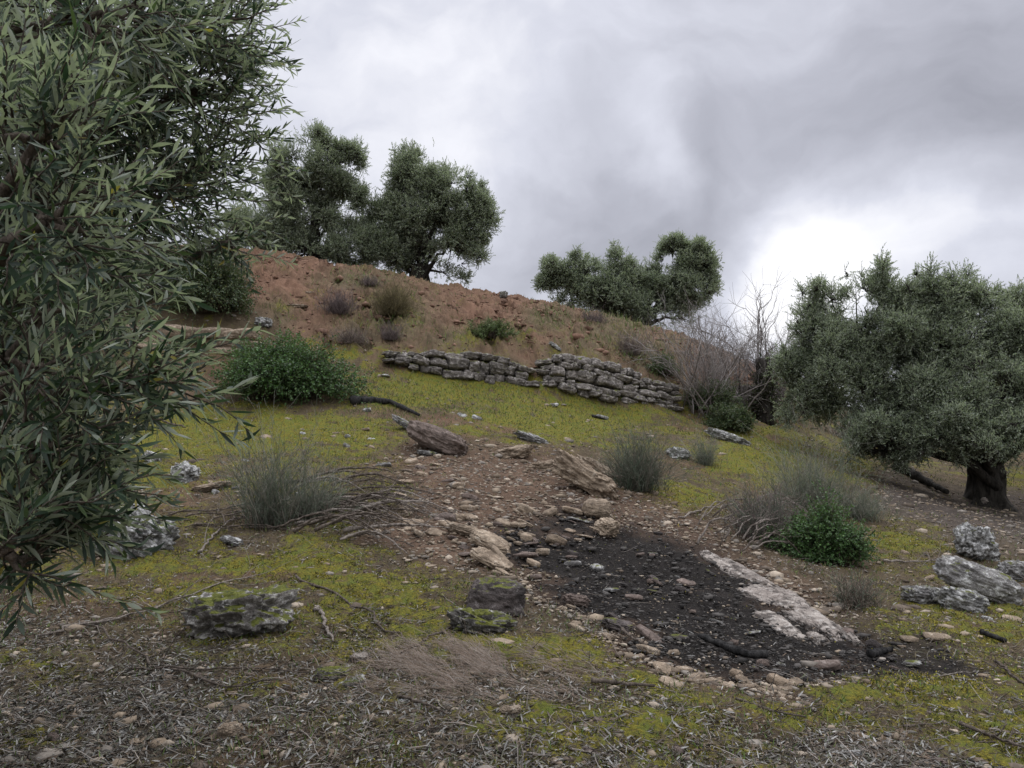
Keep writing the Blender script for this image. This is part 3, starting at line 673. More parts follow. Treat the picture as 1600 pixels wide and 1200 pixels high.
shrub('evergreen_shrub', 'dark rounded evergreen shrub on top of the left rock ledge', 325, 500, 1.15, 1.75, 'dome', 42, dep=16.6, cols=DKGREEN, n=380, leafL=.06, leafW=.034, per=10)
shrub('evergreen_shrub', 'dark shrub half hidden behind near olive leaves above the rock ledge', 190, 500, 1.2, 1.5, 'dome', 43, dep=16.9, cols=DKGREEN, n=260, leafL=.06, leafW=.034, per=9)
shrub('leafy_shrub', 'compact dark green shrub beside bare brushwood near the pale bedrock', 1285, 876, .52, .62, 'dome', 44, cols=GREEN, n=220, leafL=.034, leafW=.021, per=12)
shrub('broom_shrub', 'tall grey-green broom tuft with upright stalks among the left branches', 425, 822, .50, .98, 'broom', 45, cols=BROOM * .8, n=230, lean=(-.08, 0))
shrub('broom_shrub', 'short broom tuft leaning right against the brushwood pile', 480, 812, .36, .55, 'broom', 46, cols=BROOM, n=200, lean=(.3, 0))
shrub('broom_shrub', 'dark broom shrub below the grass slope right of the layered slab', 995, 765, .58, .78, 'broom', 47, cols=BROOMD, n=420)
shrub('broom_shrub', 'small round grey-green tuft beside a pale rock on the moss', 1102, 728, .24, .5, 'broom', 48, cols=BROOM, n=160)
shrub('broom_shrub', 'airy pale grey stalks spreading behind the compact green shrub', 1265, 800, 1.0, 1.1, 'broom', 49, cols=BROOM, n=300)
shrub('broom_shrub', 'low pale grey-green stalks to the right of the compact shrub', 1345, 812, .7, .62, 'broom', 50, cols=BROOM, n=260)
shrub('dark_shrub', 'dark twiggy mound left of the compact green shrub', 1195, 845, .62, .60, 'broom', 51, cols=np.vstack([BROOMD, PURP]), n=420, thick=.0035)
shrub('dry_shrub', 'brown wiry tuft below the compact green shrub', 1338, 948, .30, .30, 'broom', 52, cols=np.vstack([DRY, BROOMD]), n=240, cat='dry shrub')
shrub('dry_shrub', 'olive-brown dry bush near the top of the red bank', 612, 495, .72, .85, 'broom', 53, cols=np.array([[.13, .11, .05], [.17, .14, .08], [.10, .085, .05]]), n=420, cat='dry shrub', thick=.004)
shrub('dry_shrub', 'grey-purple twiggy bush on the red bank left of the olive-brown one', 528, 492, .55, .55, 'broom', 54, cols=PURP, n=300, cat='dry shrub', thick=.004)
shrub('dry_shrub', 'grey dead brush hanging just under the crest of the bank', 578, 448, .55, .25, 'broom', 55, cols=PURP, n=260, cat='dry shrub', thick=.004)
shrub('dry_shrub', 'grey-brown brush tuft low on the bank above the bramble', 548, 538, .60, .40, 'broom', 56, cols=np.vstack([PURP, DRY]), n=280, cat='dry shrub', thick=.004)
shrub('dry_shrub', 'dark tuft on the bank above the left wall segment', 610, 532, .35, .35, 'broom', 57, cols=PURP, n=180, cat='dry shrub', thick=.004)
shrub('dry_shrub', 'grey dry bush on the bank above the right wall segment', 985, 555, .6, .55, 'broom', 58, cols=np.vstack([PURP, DRY]), n=280, cat='dry shrub', thick=.004)
shrub('dry_shrub', 'thin grey scrub along the crest left of the lone ridge olive', 925, 505, .75, .38, 'broom', 59, cols=PURP, n=240, cat='dry shrub', thick=.004)
shrub('leafy_shrub', 'small green clump on the bank over the left wall segment', 765, 528, .50, .38, 'dome', 60, cols=np.array([[.07, .11, .03], [.10, .13, .045]]), n=90, leafL=.045, leafW=.02, per=9)
shrub('leafy_shrub', 'greyish green clump near the right end of the bank', 1035, 585, .36, .45, 'dome', 61, cols=DKGREEN * 1.3, n=80, leafL=.045, leafW=.024, per=9)
shrub('leafy_shrub', 'low dark shrub at the foot of the bare thorny shrub', 1142, 672, .62, .50, 'dome', 62, cols=DKGREEN, n=180, leafL=.05, leafW=.026, per=10)
shrub('leafy_shrub', 'dark green undergrowth around the bare shrub at the wall end', 1105, 640, .75, .62, 'dome', 63, cols=DKGREEN, n=160, leafL=.05, leafW=.026, per=9)
shrub('bare_shrub', 'leafless thorny brown shrub at the right end of the wall', 1098, 650, 1.15, 2.5, 'bare', 64, cols=BARE, n=26, thick=.0065)
shrub('bare_shrub', 'leafless pale shrub with fine twigs against the bright sky', 1150, 650, 1.3, 2.2, 'bare', 65, dep=20.5, cols=BARE, n=24, thick=.0065)
shrub('bare_tree', 'slender leafless tree beside the ivy-clad stump', 1180, 655, .95, 2.8, 'bare', 66, dep=20.8, cols=BARE * .85, n=12, cat='tree', thick=.011, lean=(-.05, 0))
shrub('bare_shrub', 'reddish leafless shrub between the ivy stump and large right olive', 1228, 655, 1.0, 2.2, 'bare', 67, dep=21.3, cols=BARE, n=22, thick=.0065)
shrub('bare_shrub', 'small pale leafless twigs under the left side of the large olive', 1325, 690, .5, .7, 'bare', 68, cols=BARE, n=12, thick=.006)
st = shrub('ivy_stump', 'dark ivy-clad dead stump among the leafless trees', 1195, 652, .30, 1.75, 'dome', 69, dep=20.2, cols=np.array([[.035,.03,.022],[.025,.03,.018],[.05,.04,.03]]), n=90, leafL=.07, leafW=.05, per=7, cat='tree stump')
bb = np.array(st.location); r_ = np.random.default_rng(5)
tp = grow(bb[None] + [[0, 0, -.1]], np.array([[.02, 0, 1.]]), np.array([1.75]), 10, .12, 0, r_)
v, f = tubes(tp, np.linspace(.24, .13, 10)[None], 12); mesh_np('trunk', v, f, M['bark'], st, smooth=True)

# ------------------------------------------------------------------ rocks
def sphere(nu, nv):
    a = np.linspace(0, 2 * math.pi, nu, endpoint=False); e = np.linspace(0, math.pi, nv + 2)[1:-1]
    E, A = np.meshgrid(e, a, indexing='ij')
    V = np.c_[(np.sin(E) * np.cos(A)).ravel(), (np.sin(E) * np.sin(A)).ravel(), np.cos(E).ravel()]
    i = np.arange(nv - 1)[:, None] * nu; j = np.arange(nu)[None]; j2 = (j + 1) % nu
    f = np.stack([i + j, i + nu + j, i + nu + j2, i + j2], -1).reshape(-1, 4)
    V = np.vstack([V, [[0, 0, 1], [0, 0, -1]]]); n = nu * nv
    t = np.vstack([np.c_[np.full(nu, n), np.arange(nu), (np.arange(nu) + 1) % nu], np.c_[np.full(nu, n + 1), (nv - 1) * nu + (np.arange(nu) + 1) % nu, (nv - 1) * nu + np.arange(nu)]])
    return V, [f, t]
def rock_shape(dims, seed, angular=.6, rough=.07, res=(64, 40), planes=20):
    r = np.random.default_rng(seed); V, fs = sphere(*res)
    nrm = unit(r.normal(0, 1, (planes, 3)) * np.array([1, 1, 1.1])); h = r.uniform(.62 if planes > 12 else .42, .95, planes)
    nrm = np.vstack([nrm, [[0, 0, 1]], [[0, 0, -1]]]); h = np.r_[h, r.uniform(.6, .8), .7]
    dt = V @ nrm.T; q = np.where(dt > .05, h[None] / np.maximum(dt, .05), 9)
    k = 55.; soft = -np.log(np.exp(-k * np.minimum(q, 3)).sum(1) + 1e-9) / k
    rr = angular * np.minimum(soft, 1.25) + (1 - angular) * .85
    p = V * rr[:, None]
    st_ = (p[:, 2] * 3.2 + p[:, 0] * .5 + .55 * fbm3(V * 1.6 + seed * 1.3, 3, seed + 3)) * 1.6; cre = np.abs(st_ - np.round(st_))
    p = p * (1 - (rough * .9) * np.exp(-(cre / .07) ** 2))[:, None]
    rdg = 1 - 2 * np.abs(fbm3(V * 3.1 + seed * 2.2, 4, seed + 17, .6))
    p = p + V * (rough * .8 * (rdg - .5))[:, None]
    p = p + V * (rough * 1.6 * fbm3(V * 1.9 + seed * 3.1, 3, seed) + rough * fbm3(V * 6 + seed, 4, seed + 9, .6))[:, None]
    p = 2 * (p - (p.max(0) + p.min(0)) / 2) / (p.max(0) - p.min(0))
    p = p * (1 + .42 * np.abs(p[:, [1, 2, 0]]) * np.abs(p[:, [2, 0, 1]])) * (1 + .16 * (1 - np.abs(p)) * (np.abs(p) > .02))
    return p / (p.max(0) - p.min(0)) * np.array(dims), fs
def rotm(rx_, ry_, rz_): return np.array(Matrix.Rotation(rz_, 3, 'Z') @ Matrix.Rotation(ry_, 3, 'Y') @ Matrix.Rotation(rx_, 3, 'X'))
def rock(label, u, v, dims, mat, seed, rot=(0, 0, 0), sink=.3, name='rock', group=None, cat='rock', rough=.085, angular=.92, res=(96, 60), lift=0.):
    """u, v: where its middle meets the ground"""
    b = G(u, v); p, fs = rock_shape(dims, seed, angular, rough, res)
    p = p @ rotm(*[rad(a) for a in rot]).T
    p = p + np.array([b[0], b[1], b[2] - p[:, 2].min() * 1 - sink * (p[:, 2].max() - p[:, 2].min()) + lift])
    o = mesh_np(name, p, fs, M[mat], None, smooth=True, origin=b)
    return tag(o, label, cat, group)
rock('brown wedge-shaped boulder at the top of the bare path', 683, 704, (.98, .55, .36), 'rock_brown', 101, (0, 22, -14), .18, 'boulder', rough=.05)
rock('thin whitish slab leaning behind the brown wedge boulder', 633, 672, (.55, .3, .12), 'rock_grey', 102, (0, 32, -8), .2, 'slab')
rock('flat pale green-grey stone tucked under the wedge boulder', 670, 712, (.36, .24, .09), 'rock_grey', 103, (0, 10, 0), .3, 'slab')
rock('flat grey slab lying in the moss above the path', 830, 690, (.65, .3, .16), 'rock_grey', 104, (0, 18, -8), .3, 'slab')
rock('tan sloping rock embedded at the upper edge of the path', 803, 714, (.62, .4, .2), 'rock_tan', 105, (0, -12, 10), .35)
rock('low tan rock beside the layered slab', 856, 733, (.55, .35, .22), 'rock_tan', 106, (0, -8, 0), .4)
rock('long layered tan slab tilting down to the right', 915, 768, (.98, .42, .34), 'rock_tan', 107, (0, 30, -16), .25, 'slab', rough=.09)
rock('second long strip of layered stone behind the tilting slab', 940, 745, (.85, .2, .2), 'rock_tan', 108, (0, 30, -20), .35, 'slab', rough=.09)
rock('smooth round pale stone above the burnt ground', 932, 807, (.33, .25, .22), 'rock_tan', 109, (0, 0, 0), .12, 'round_stone', rough=.03, angular=.4)
rock('blocky yellowish stone just below the smooth round one', 947, 836, (.30, .26, .19), 'rock_tan', 110, (8, 6, 25), .15)
rock('upper of two flat tan slabs in the rubble', 768, 858, (.42, .30, .12), 'rock_tan', 111, (8, 26, -18), .25, 'slab', rough=.05)
rock('lower of two flat tan slabs in the rubble', 768, 884, (.38, .24, .09), 'rock_tan', 112, (10, 24, -14), .25, 'slab', rough=.05)
rock('flat tan rubble slab left of the paired slabs', 728, 836, (.42, .2, .09), 'rock_tan', 113, (0, 14, -14), .3, 'slab')
rock('broad pitted boulder with white lichen under the near olive branches', 205, 862, (.80, .62, .46), 'rock_lichen', 114, (0, 14, -10), .2, 'boulder', rough=.13)
rock('wide mossy boulder with dark undercut front at lower left', 372, 985, (.72, .55, .34), 'rock_moss', 115, (-4, -3, 6), .26, 'boulder', rough=.10)
rock('dark blocky boulder between the brushwood and burnt ground', 775, 950, (.42, .36, .30), 'rock_dark', 116, (0, 8, 12), .34, 'boulder', rough=.05)
rock('mossy boulder in front of the dark blocky one', 752, 985, (.46, .3, .20), 'rock_moss', 117, (0, 12, 10), .36, 'boulder', rough=.10)
rock('white quartz lump at the lower left of centre', 563, 1036, (.13, .09, .065), 'rock_pale', 118, (0, 0, 20), .25, 'stone')
rock('white quartz stone half covered by moss below the first lump', 548, 1072, (.16, .1, .05), 'rock_lichen', 119, (0, -14, 10), .3, 'stone')
rock('tall white-lichened boulder nearest the large olive trunk', 1528, 872, (.50, .42, .46), 'rock_lichen', 120, (0, 14, 20), .15, 'boulder', rough=.10)
rock('long tilted grey slab among the right-hand rocks', 1530, 938, (.78, .42, .30), 'rock_grey', 121, (8, 20, -14), .12, 'slab', rough=.05)
rock('lichened grey rock in front of the long tilted slab', 1500, 952, (.44, .34, .22), 'rock_lichen', 122, (0, 10, -20), .2)
rock('rounded grey rock left of the tilted slab', 1437, 942, (.34, .26, .2), 'rock_grey', 123, (0, 0, 10), .25)
rock('grey rock at the right edge behind the tilted slab', 1588, 905, (.34, .3, .26), 'rock_grey', 124, (0, 10, 0), .25)
rock('pale flat stone at the right edge below the tilted slab', 1592, 946, (.2, .14, .06), 'rock_tan', 125, (0, 0, 0), .3, 'stone')
rock('dark lichened slab lying on the grass below the leafless shrub', 1138, 690, (.98, .34, .20), 'rock_lichen', 126, (0, 19, -10), .3, 'slab')
rock('pale rock behind the dark broom shrub', 1060, 714, (.45, .36, .24), 'rock_lichen', 127, (0, 8, 0), .3)
rock('upright white-lichened rock on the mossy slope at left', 290, 752, (.36, .3, .30), 'rock_lichen', 128, (0, 20, 0), .25, rough=.11)
rock('flat tan slab beside the white-lichened rock at left', 328, 765, (.5, .3, .1), 'rock_tan', 129, (0, -12, 10), .3, 'slab')
rock('small white rock showing beside the near olive leaves', 238, 722, (.26, .2, .16), 'rock_lichen', 130, (0, 30, 0), .25)
rock('small dark-edged rock highest at the left beside olive leaves', 196, 694, (.26, .2, .14), 'rock_lichen', 131, (0, 30, 0), .25)
rock('small white angular stone between lichened boulder and broom', 362, 850, (.22, .13, .07), 'rock_lichen', 132, (0, 16, -10), .2, 'stone')
rock('pinkish mottled stone at the left edge of the burnt ground', 900, 944, (.21, .14, .10), 'rock_brown', 133, (0, 10, 0), .25, 'stone')
rock('dark grey stone half buried at the lower edge of the ash', 965, 985, (.24, .16, .08), 'rock_dark', 134, (0, 12, -14), .25, 'stone')
rock('pale cream stone lying alone at bottom centre', 797, 1118, (.105, .08, .055), 'rock_tan', 135, (0, 0, 0), .2, 'stone')
rock('angular tan stone in the leaf litter at bottom left', 360, 1152, (.11, .09, .065), 'rock_tan', 136, (0, 0, 30), .2, 'stone')
rock('white stone at the foot of the large olive trunk', 1538, 790, (.2, .16, .16), 'rock_pale', 137, (0, 30, 0), .1, 'stone')
rock('mossy grey stone low beside the white quartz stones', 520, 1060, (.2, .16, .08), 'rock_moss', 138, (0, 0, 0), .3, 'stone')
rock('rusty flat stone on the bank left of the brush', 482, 462, (.42, .2, .1), 'rock_tan', 139, (0, 0, 0), .3, 'stone')
rock('pale flat stone on the lower bank left of the brush', 466, 482, (.5, .2, .1), 'rock_tan', 140, (0, 0, 0), .4, 'stone')
rock('small dark boulder perched on the crest between ridge trees', 787, 466, (.26, .2, .22), 'rock_moss', 141, (0, 0, 0), .1, 'stone', lift=.0)
rock('pale pointed stone standing on top of the right wall', 868, 548, (.36, .2, .1), 'rock_lichen', 142, (0, 35, 0), .2, 'stone')
rock('whitish rock beside the bramble top by the rock ledge', 412, 508, (.4, .3, .25), 'rock_lichen', 143, (0, 10, 0), .3)
# pale bedrock: an outcrop of tilted strata breaking the burnt ground
bo = G(1210, 940)
root = empty('bedrock_outcrop', bo, 'long pale pinkish bedrock strata rising from the burnt ground', 'bedrock')
r_ = np.random.default_rng(88)
for k, (ua, va, ub, vb, wd) in enumerate([(1098,862,1165,905,.09),(1120,872,1215,925,.11),(1160,915,1240,950,.17),(1205,918,1268,955,.10),(1240,945,1312,998,.10),(1188,955,1248,998,.12),(1262,955,1345,1008,.05),(1262,990,1290,1004,.06),(1140,888,1166,905,.09),(1178,905,1225,932,.05),(1225,955,1280,985,.07)]):
    A_, B_ = G(ua, va), G(ub, vb); L_ = np.linalg.norm(B_ - A_); mid = (A_ + B_) / 2
    p, fs = rock_shape((L_ * 1.12, wd * 2.0, .16), 200 + k, .7, .085, (96, 30), 18)
    ax = unit((B_ - A_)[None])[0]; sd_ = unit(np.cross([0, 0, 1.], ax)[None])[0]; upv = np.cross(ax, sd_)
    p = p @ np.stack([ax, sd_ + 0 * upv, upv]) 
    p = p + mid + np.array([0, 0, -.04 + r_.uniform(-.01, .012)])
    mesh_np('stratum', p, fs, M['rock_pale'], root, smooth=True)

# ------------------------------------------------------------------ dry-stone walls
def wall(name, label, line, courses, seed, mat='rock_wall', depth=.45, stone=(.15, .44), base_drop=.08):
    """line: (u, v_foot, v_top, distance) along the wall"""
    r = np.random.default_rng(seed)
    foot = np.array([P(u, vf, d) for u, vf, vt, d in line]); top = np.array([P(u, vt, d) for u, vf, vt, d in line])
    seglen = np.r_[0, np.cumsum(np.linalg.norm(np.diff(foot[:, :2], axis=0), axis=1))]; tot = seglen[-1]
    def at(s, h):
        f = np.array([np.interp(s, seglen, foot[:, i]) for i in range(3)]); t = np.array([np.interp(s, seglen, top[:, i]) for i in range(3)])
        return f + (t - f) * h
    root = empty(name, at(tot / 2, 0), label, 'stone wall'); WS = sphere(44, 28)
    parts, caps = [], []
    hs = np.r_[0, np.cumsum(r.uniform(.7, 1.3, courses))]; hs /= hs[-1]
    for c in range(courses):
        s = -r.uniform(0, .2)
        while s < tot:
            w_ = r.uniform(*stone) * (1.15 if c < courses - 1 else .9)
            if r.random() < (.22 if c == courses - 1 else .04): s += w_ * .7; continue
            m = at(min(max(s + w_ / 2, 0), tot), (hs[c] + hs[c + 1]) / 2)
            m2 = at(min(max(s + w_ / 2 + .05, 0), tot), .5) - at(min(max(s + w_ / 2 - .05, 0), tot), .5)
            ang = math.atan2(m2[1], m2[0]); tilt = -math.atan2(m2[2], np.hypot(m2[0], m2[1]))
            hh = (hs[c + 1] - hs[c]) * (at(s + w_ / 2, 1)[2] - at(s + w_ / 2, 0)[2])
            p, fs = rock_shape((w_ * 1.06, depth * r.uniform(.8, 1.1), hh * r.uniform(1.0, 1.16)), seed * 50 + len(parts) + len(caps) + 1, .9, .05, (30, 18), 9)
            nb = fbm3(p / .09 + seed + len(parts) * 3.3, 4, seed, .6)[:, None]
            V_, _ = WS; q_ = V_ / ((np.abs(V_) ** 5.5).sum(1) ** (1 / 5.5))[:, None]
            q_ = q_ * (1 - .22 * np.array([r.normal(0, .5) * q_[:, 2] + r.normal(0, .35) * q_[:, 0]]).T)
            sz_ = np.array([w_ * .5, depth * r.uniform(.42, .55), hh * r.uniform(.44, .55)])
            p = q_ * sz_ + unit(V_) * (.05 * fbm3(V_ * 2.6 + len(parts) * 1.7 + seed * 9, 5, seed, .6))[:, None]; fs = WS[1]
            p = p @ rotm(r.normal(0, .09), tilt + r.normal(0, .085), ang + r.normal(0, .10)).T + m + np.array([0, depth * .42 + r.normal(0, .045) + .03 * c, r.normal(0, .014)])
            (caps if c == courses - 1 else parts).append((p, fs)); s += w_ * .985
    v, f, _ = merge(parts); mesh_np('stonework', v, f, M[mat], root, smooth=True)
    for p, fs in caps: mesh_np('capstone', p, fs, M[mat], root, smooth=True)
    return root
wall('dry_stone_wall', 'left segment of the low grey dry-stone wall below the bank', [(608,566,549,15.9),(660,582,548,16.05),(720,592,549,16.3),(780,602,556,16.55),(826,605,574,16.7)], 3, 1)
wall('dry_stone_wall', 'right taller segment of the grey dry-stone wall ending at the leafless shrub', [(850,602,560,16.95),(870,608,550,16.9),(905,618,554,17.1),(950,629,566,17.45),(1010,638,588,17.9),(1052,643,603,18.15)], 5, 2)
wall('rock_ledge', 'pale cracked rock ledge wall seen between near olive leaves and bramble', [(150,548,505,15.5),(220,548,503,15.5),(300,550,508,15.55),(370,556,515,15.6)], 3, 3, 'rock_tan', .5, (.6, 1.3))
wall('dry_stone_wall', 'last low stretch of stone wall behind the leafless shrubs', [(1110,640,605,20),(1160,642,600,20.8),(1215,648,606,21.6)], 3, 4)

# ------------------------------------------------------------------ loose stones, one by one
KIND = []
for k in range(7):
    KIND.append(rock_shape([(.14,.10,.04),(.16,.09,.05),(.12,.10,.06),(.18,.10,.03),(.10,.08,.06),(.13,.07,.04),(.15,.12,.035)][k], 300 + k, .95, .05, (20, 12), 12))
kmesh = {}
def stone_at(u, v, k, size, mat, label, group, r, name='stone'):
    b = G(u, v)
    key = (k, mat)
    if key not in kmesh:
        o = mesh_np(name, KIND[k][0], KIND[k][1], M[mat], None, smooth=False); kmesh[key] = o.data
    else: o = bpy.data.objects.new(name, kmesh[key]); C.objects.link(o)
    o.location = (b[0], b[1], b[2] + .008 * size); s = size
    o.scale = (s * r.uniform(.8, 1.2), s * r.uniform(.8, 1.2), s * r.uniform(.8, 1.3)); o.rotation_euler = (r.normal(0, .2), rad(9) + r.normal(0, .2), r.uniform(-.9, .5))
    return tag(o, label, 'stone', group)
r_ = np.random.default_rng(55)
def region(poly, n, r):
    poly = np.array(poly, float); o = []
    while len(o) < n:
        q = np.c_[r.uniform(poly[:, 0].min(), poly[:, 0].max(), 60), r.uniform(poly[:, 1].min(), poly[:, 1].max(), 60)]
        o += [tuple(x) for x in q[poly_sd(q[:, 0], q[:, 1], poly) > 0]]
    return o[:n]
for (u, v) in region([(640,720),(700,710),(800,760),(900,760),(960,860),(860,880),(800,890),(650,850),(620,790)], 118, r_):
    stone_at(u, v, int(r_.integers(7)), .45 + 1.15 * r_.random() ** 1.8, ['rock_tan', 'rock_brown', 'rock_tan'][int(r_.integers(3))], 'small tan stone in the rubble on the bare path', 'rubble stones on the path', r_)
for (u, v) in region([(640,830),(800,900),(960,960),(1080,1040),(1250,1070),(1240,1100),(1050,1070),(900,1000),(800,920)], 40, r_):
    stone_at(u, v, int(r_.integers(7)), r_.uniform(.35, .95), 'rock_tan', 'small pale stone along the lower left edge of the burnt ground', 'stones edging the burnt ground', r_)
for (u, v) in region(BURN, 42, r_):
    stone_at(u, v, int(r_.integers(7)), r_.uniform(.4, 1.15), ['rock_dark', 'rock_grey', 'rock_brown'][int(r_.integers(3))], 'small sooty stone lying in the ash', 'stones in the ash', r_)
for (u, v) in region([(250,660),(560,660),(640,760),(600,830),(250,780)], 22, r_):
    stone_at(u, v, int(r_.integers(7)), r_.uniform(.6, 1.3), ['rock_lichen', 'rock_tan', 'rock_grey'][int(r_.integers(3))], 'small pale stone in the moss on the left slope', 'stones in the moss on the left slope', r_)
for (u, v) in region([(1380,800),(1600,840),(1600,1000),(1420,1020),(1350,900)], 24, r_):
    stone_at(u, v, int(r_.integers(7)), r_.uniform(.5, 1.1), ['rock_lichen', 'rock_grey', 'rock_tan'][int(r_.integers(3))], 'small grey stone on the ground around the right-hand rocks', 'stones around the right-hand rocks', r_)
for (u, v) in region([(20,1040),(600,1050),(1600,1110),(1600,1195),(20,1195)], 48, r_):
    stone_at(u, v, int(r_.integers(7)), r_.uniform(.25, .62), ['rock_lichen', 'rock_tan', 'rock_brown'][int(r_.integers(3))], 'small stone in the foreground leaf litter', 'stones in the foreground litter', r_)
for (u, v, s) in [(745,656,1.6),(722,650,1.2),(940,654,2.2),(865,635,1.5),(600,590,1.6),(573,642,1.3)]:
    stone_at(u, v, int(r_.integers(7)), s, 'rock_lichen', 'pale stone on the grassy slope below the wall', 'stones on the slope below the wall', r_)

# ------------------------------------------------------------------ fallen branches
def stick(label, pts_uv, r0, r1, mat, seed, side=4, name='fallen_branch', group=None, cat='branch', lift=.02, arch=.0, sl=.25, extra=()):
    r = np.random.default_rng(seed); n = 16
    g = np.array([G(u, v) for u, v in pts_uv]); t = np.linspace(0, len(g) - 1, n)
    p = np.c_[[np.interp(t, np.arange(len(g)), g[:, i]) for i in range(3)]].T
    L_ = np.linalg.norm(p[-1] - p[0]); p[:, 2] = np.maximum(p[:, 2], Hsoft(p[:, 0], p[:, 1])) + lift + r0 * .5 + arch * np.sin(np.linspace(0, 3.14, n))
    for i in range(3): p[1:-1, i] += (r.normal(0, .012 * L_, n)[1:-1]) * (1 if i < 2 else .4)
    p = p[None]; parts = [tubes(p, (np.linspace(r0, r1, n) * (1 + .15 * r.normal(0, 1, n)))[None], 7)]
    if side:
        c = children(p, side, sl * L_, .7, .2, 7, .3, .15, r); parts.append(tubes(c, np.linspace(r1 * .8, r1 * .3, 7)[None].repeat(len(c), 0), 4))
        c2 = children(c, 2, .12 * L_, .7, .3, 5, .3, .1, r); parts.append(tubes(c2, np.linspace(r1 * .4, r1 * .2, 5)[None].repeat(len(c2), 0), 3))
    v, f, _ = merge(parts); o = mesh_np(name, v, f, M[mat], None, smooth=True, origin=g[0])
    return tag(o, label, cat, group)
stick('black curved charred branch above the wedge boulder', [(548,634),(575,631),(610,634),(655,655)], .085, .03, 'char', 1, 0, 'charred_branch')
stick('short charred log with pale end in the ash', [(1092,1000),(1130,1018),(1165,1030),(1198,1030)], .017, .027, 'char', 2, 0, 'charred_log', cat='log')
stick('black charred lump at the right end of the ash', [(1360,1030),(1392,1024)], .028, .018, 'char', 3, 0, 'charred_log', cat='log')
stick('short black stub on the moss near the right edge', [(1535,995),(1572,1008)], .02, .014, 'char', 4, 0, 'charred_branch')
stick('long dark bent stick running through the litter at lower left', [(462,905),(520,930),(560,955),(600,985),(640,1010)], .010, .004, 'twig', 5, 3)
stick('long pale fallen branch left of the wide mossy boulder', [(60,1000),(150,978),(230,960),(330,925),(400,905)], .010, .004, 'twig_grey', 6, 7)
stick('thin second pale branch lying against the long pale one', [(110,985),(200,968),(290,940)], .007, .003, 'twig_grey', 7, 6)
stick('dark thin branch across the litter below the mossy boulder', [(150,985),(210,1020),(270,1055),(360,1080),(440,1070)], .008, .004, 'twig', 8, 5)
stick('nearly straight dark twig lying under the mossy boulder', [(200,1052),(300,1052),(400,1052),(480,1058)], .006, .003, 'twig', 9, 4)
stick('short thick dark stick at lower centre', [(925,1072),(970,1076),(1022,1080)], .013, .008, 'twig', 10, 0)
stick('dark stick at the edge of the ash below the burnt stones', [(965,985),(990,1005),(1010,1015)], .011, .006, 'twig', 11, 1)
stick('thin dark stick in the litter at bottom centre left', [(620,1095),(660,1108),(700,1126)], .007, .004, 'twig', 12, 1)
stick('pale weathered upright-lying branch right of the mossy boulder', [(497,955),(506,985),(520,1010)], .012, .007, 'twig_grey', 13, 1)
stick('curved mossy branch lying in front of the mossy boulder', [(660,1010),(700,990),(730,955)], .007, .003, 'twig', 14, 3)
stick('dark twig among the yellow moss at lower right', [(1150,1100),(1200,1118),(1260,1130)], .007, .004, 'twig', 15, 2)
stick('thin dark branch at the right edge of the foreground', [(1555,1040),(1580,1060),(1610,1085)], .010, .006, 'twig', 16, 2)
stick('dark branch in the bottom right corner', [(1500,1140),(1550,1160),(1610,1180)], .010, .006, 'twig', 17, 3)
stick('fallen dark limb beneath the large right olive', [(1400,735),(1440,755),(1480,775)], .11, .06, 'bark', 18, 0)
stick('forked pale branch beside the lichened boulder', [(310,868),(335,840),(365,812)], .011, .006, 'twig_grey', 19, 4)
stick('thin pale branch ending at the layered slab foot', [(1060,812),(1100,800),(1150,790)], .013, .006, 'twig_grey', 20, 3)
stick('small stick on the grass below the right wall segment', [(925,652),(945,658)], .03, .015, 'char', 21, 0)
stick('dry branch stretching right behind the small green shrub', [(1380,880),(1430,882),(1475,880)], .012, .006, 'twig_grey', 22, 4)
stick('dark low stick on the left slope near olive leaves', [(240,655),(265,665),(290,672)], .02, .01, 'twig', 23, 1)
r_ = np.random.default_rng(99)
PILE = ['brushwood in the pile right of the broom tuft', 'brushwood pile right of the broom tuft']
for k in range(42):
    u0 = r_.uniform(430, 560); v0 = r_.uniform(755, 850) ; L_ = r_.uniform(80, 170); dv = r_.uniform(-8, 22)
    stick('long grey-brown dead branch in the brushwood pile right of the broom', [(u0, v0), (u0 + L_ * .5, v0 - 4 + dv * .4), (u0 + L_, v0 + dv)], r_.uniform(.007, .02), .004, ['twig', 'twig_grey', 'twig'][k % 3], 400 + k, 6, 'dead_branch', 'branches of the left brushwood pile', arch=r_.uniform(.02, .16), lift=r_.uniform(0, .1))
for k in range(18):
    u0 = r_.uniform(260, 400); v0 = r_.uniform(790, 830); L_ = r_.uniform(60, 120)
    stick('thin dead twig spread left of the broom tuft', [(u0, v0), (u0 + L_ * .5, v0 + 3), (u0 + L_, v0 + r_.uniform(-8, 14))], .009, .003, 'twig', 430 + k, 6, 'dead_branch', 'twigs left of the broom tuft', arch=r_.uniform(0, .08))
for k in range(32):
    u0 = r_.uniform(1090, 1210); v0 = r_.uniform(800, 872); L_ = r_.uniform(50, 110)
    stick('pale bare branch in the brushwood left of the compact green shrub', [(u0, v0), (u0 + L_ * .5, v0 + 3), (u0 + L_, v0 + r_.uniform(-25, 12))], r_.uniform(.007, .013), .003, 'twig_grey' if k % 3 else 'twig', 460 + k, 6, 'dead_branch', 'branches of the right brushwood pile', arch=r_.uniform(.05, .3), lift=r_.uniform(0, .1))
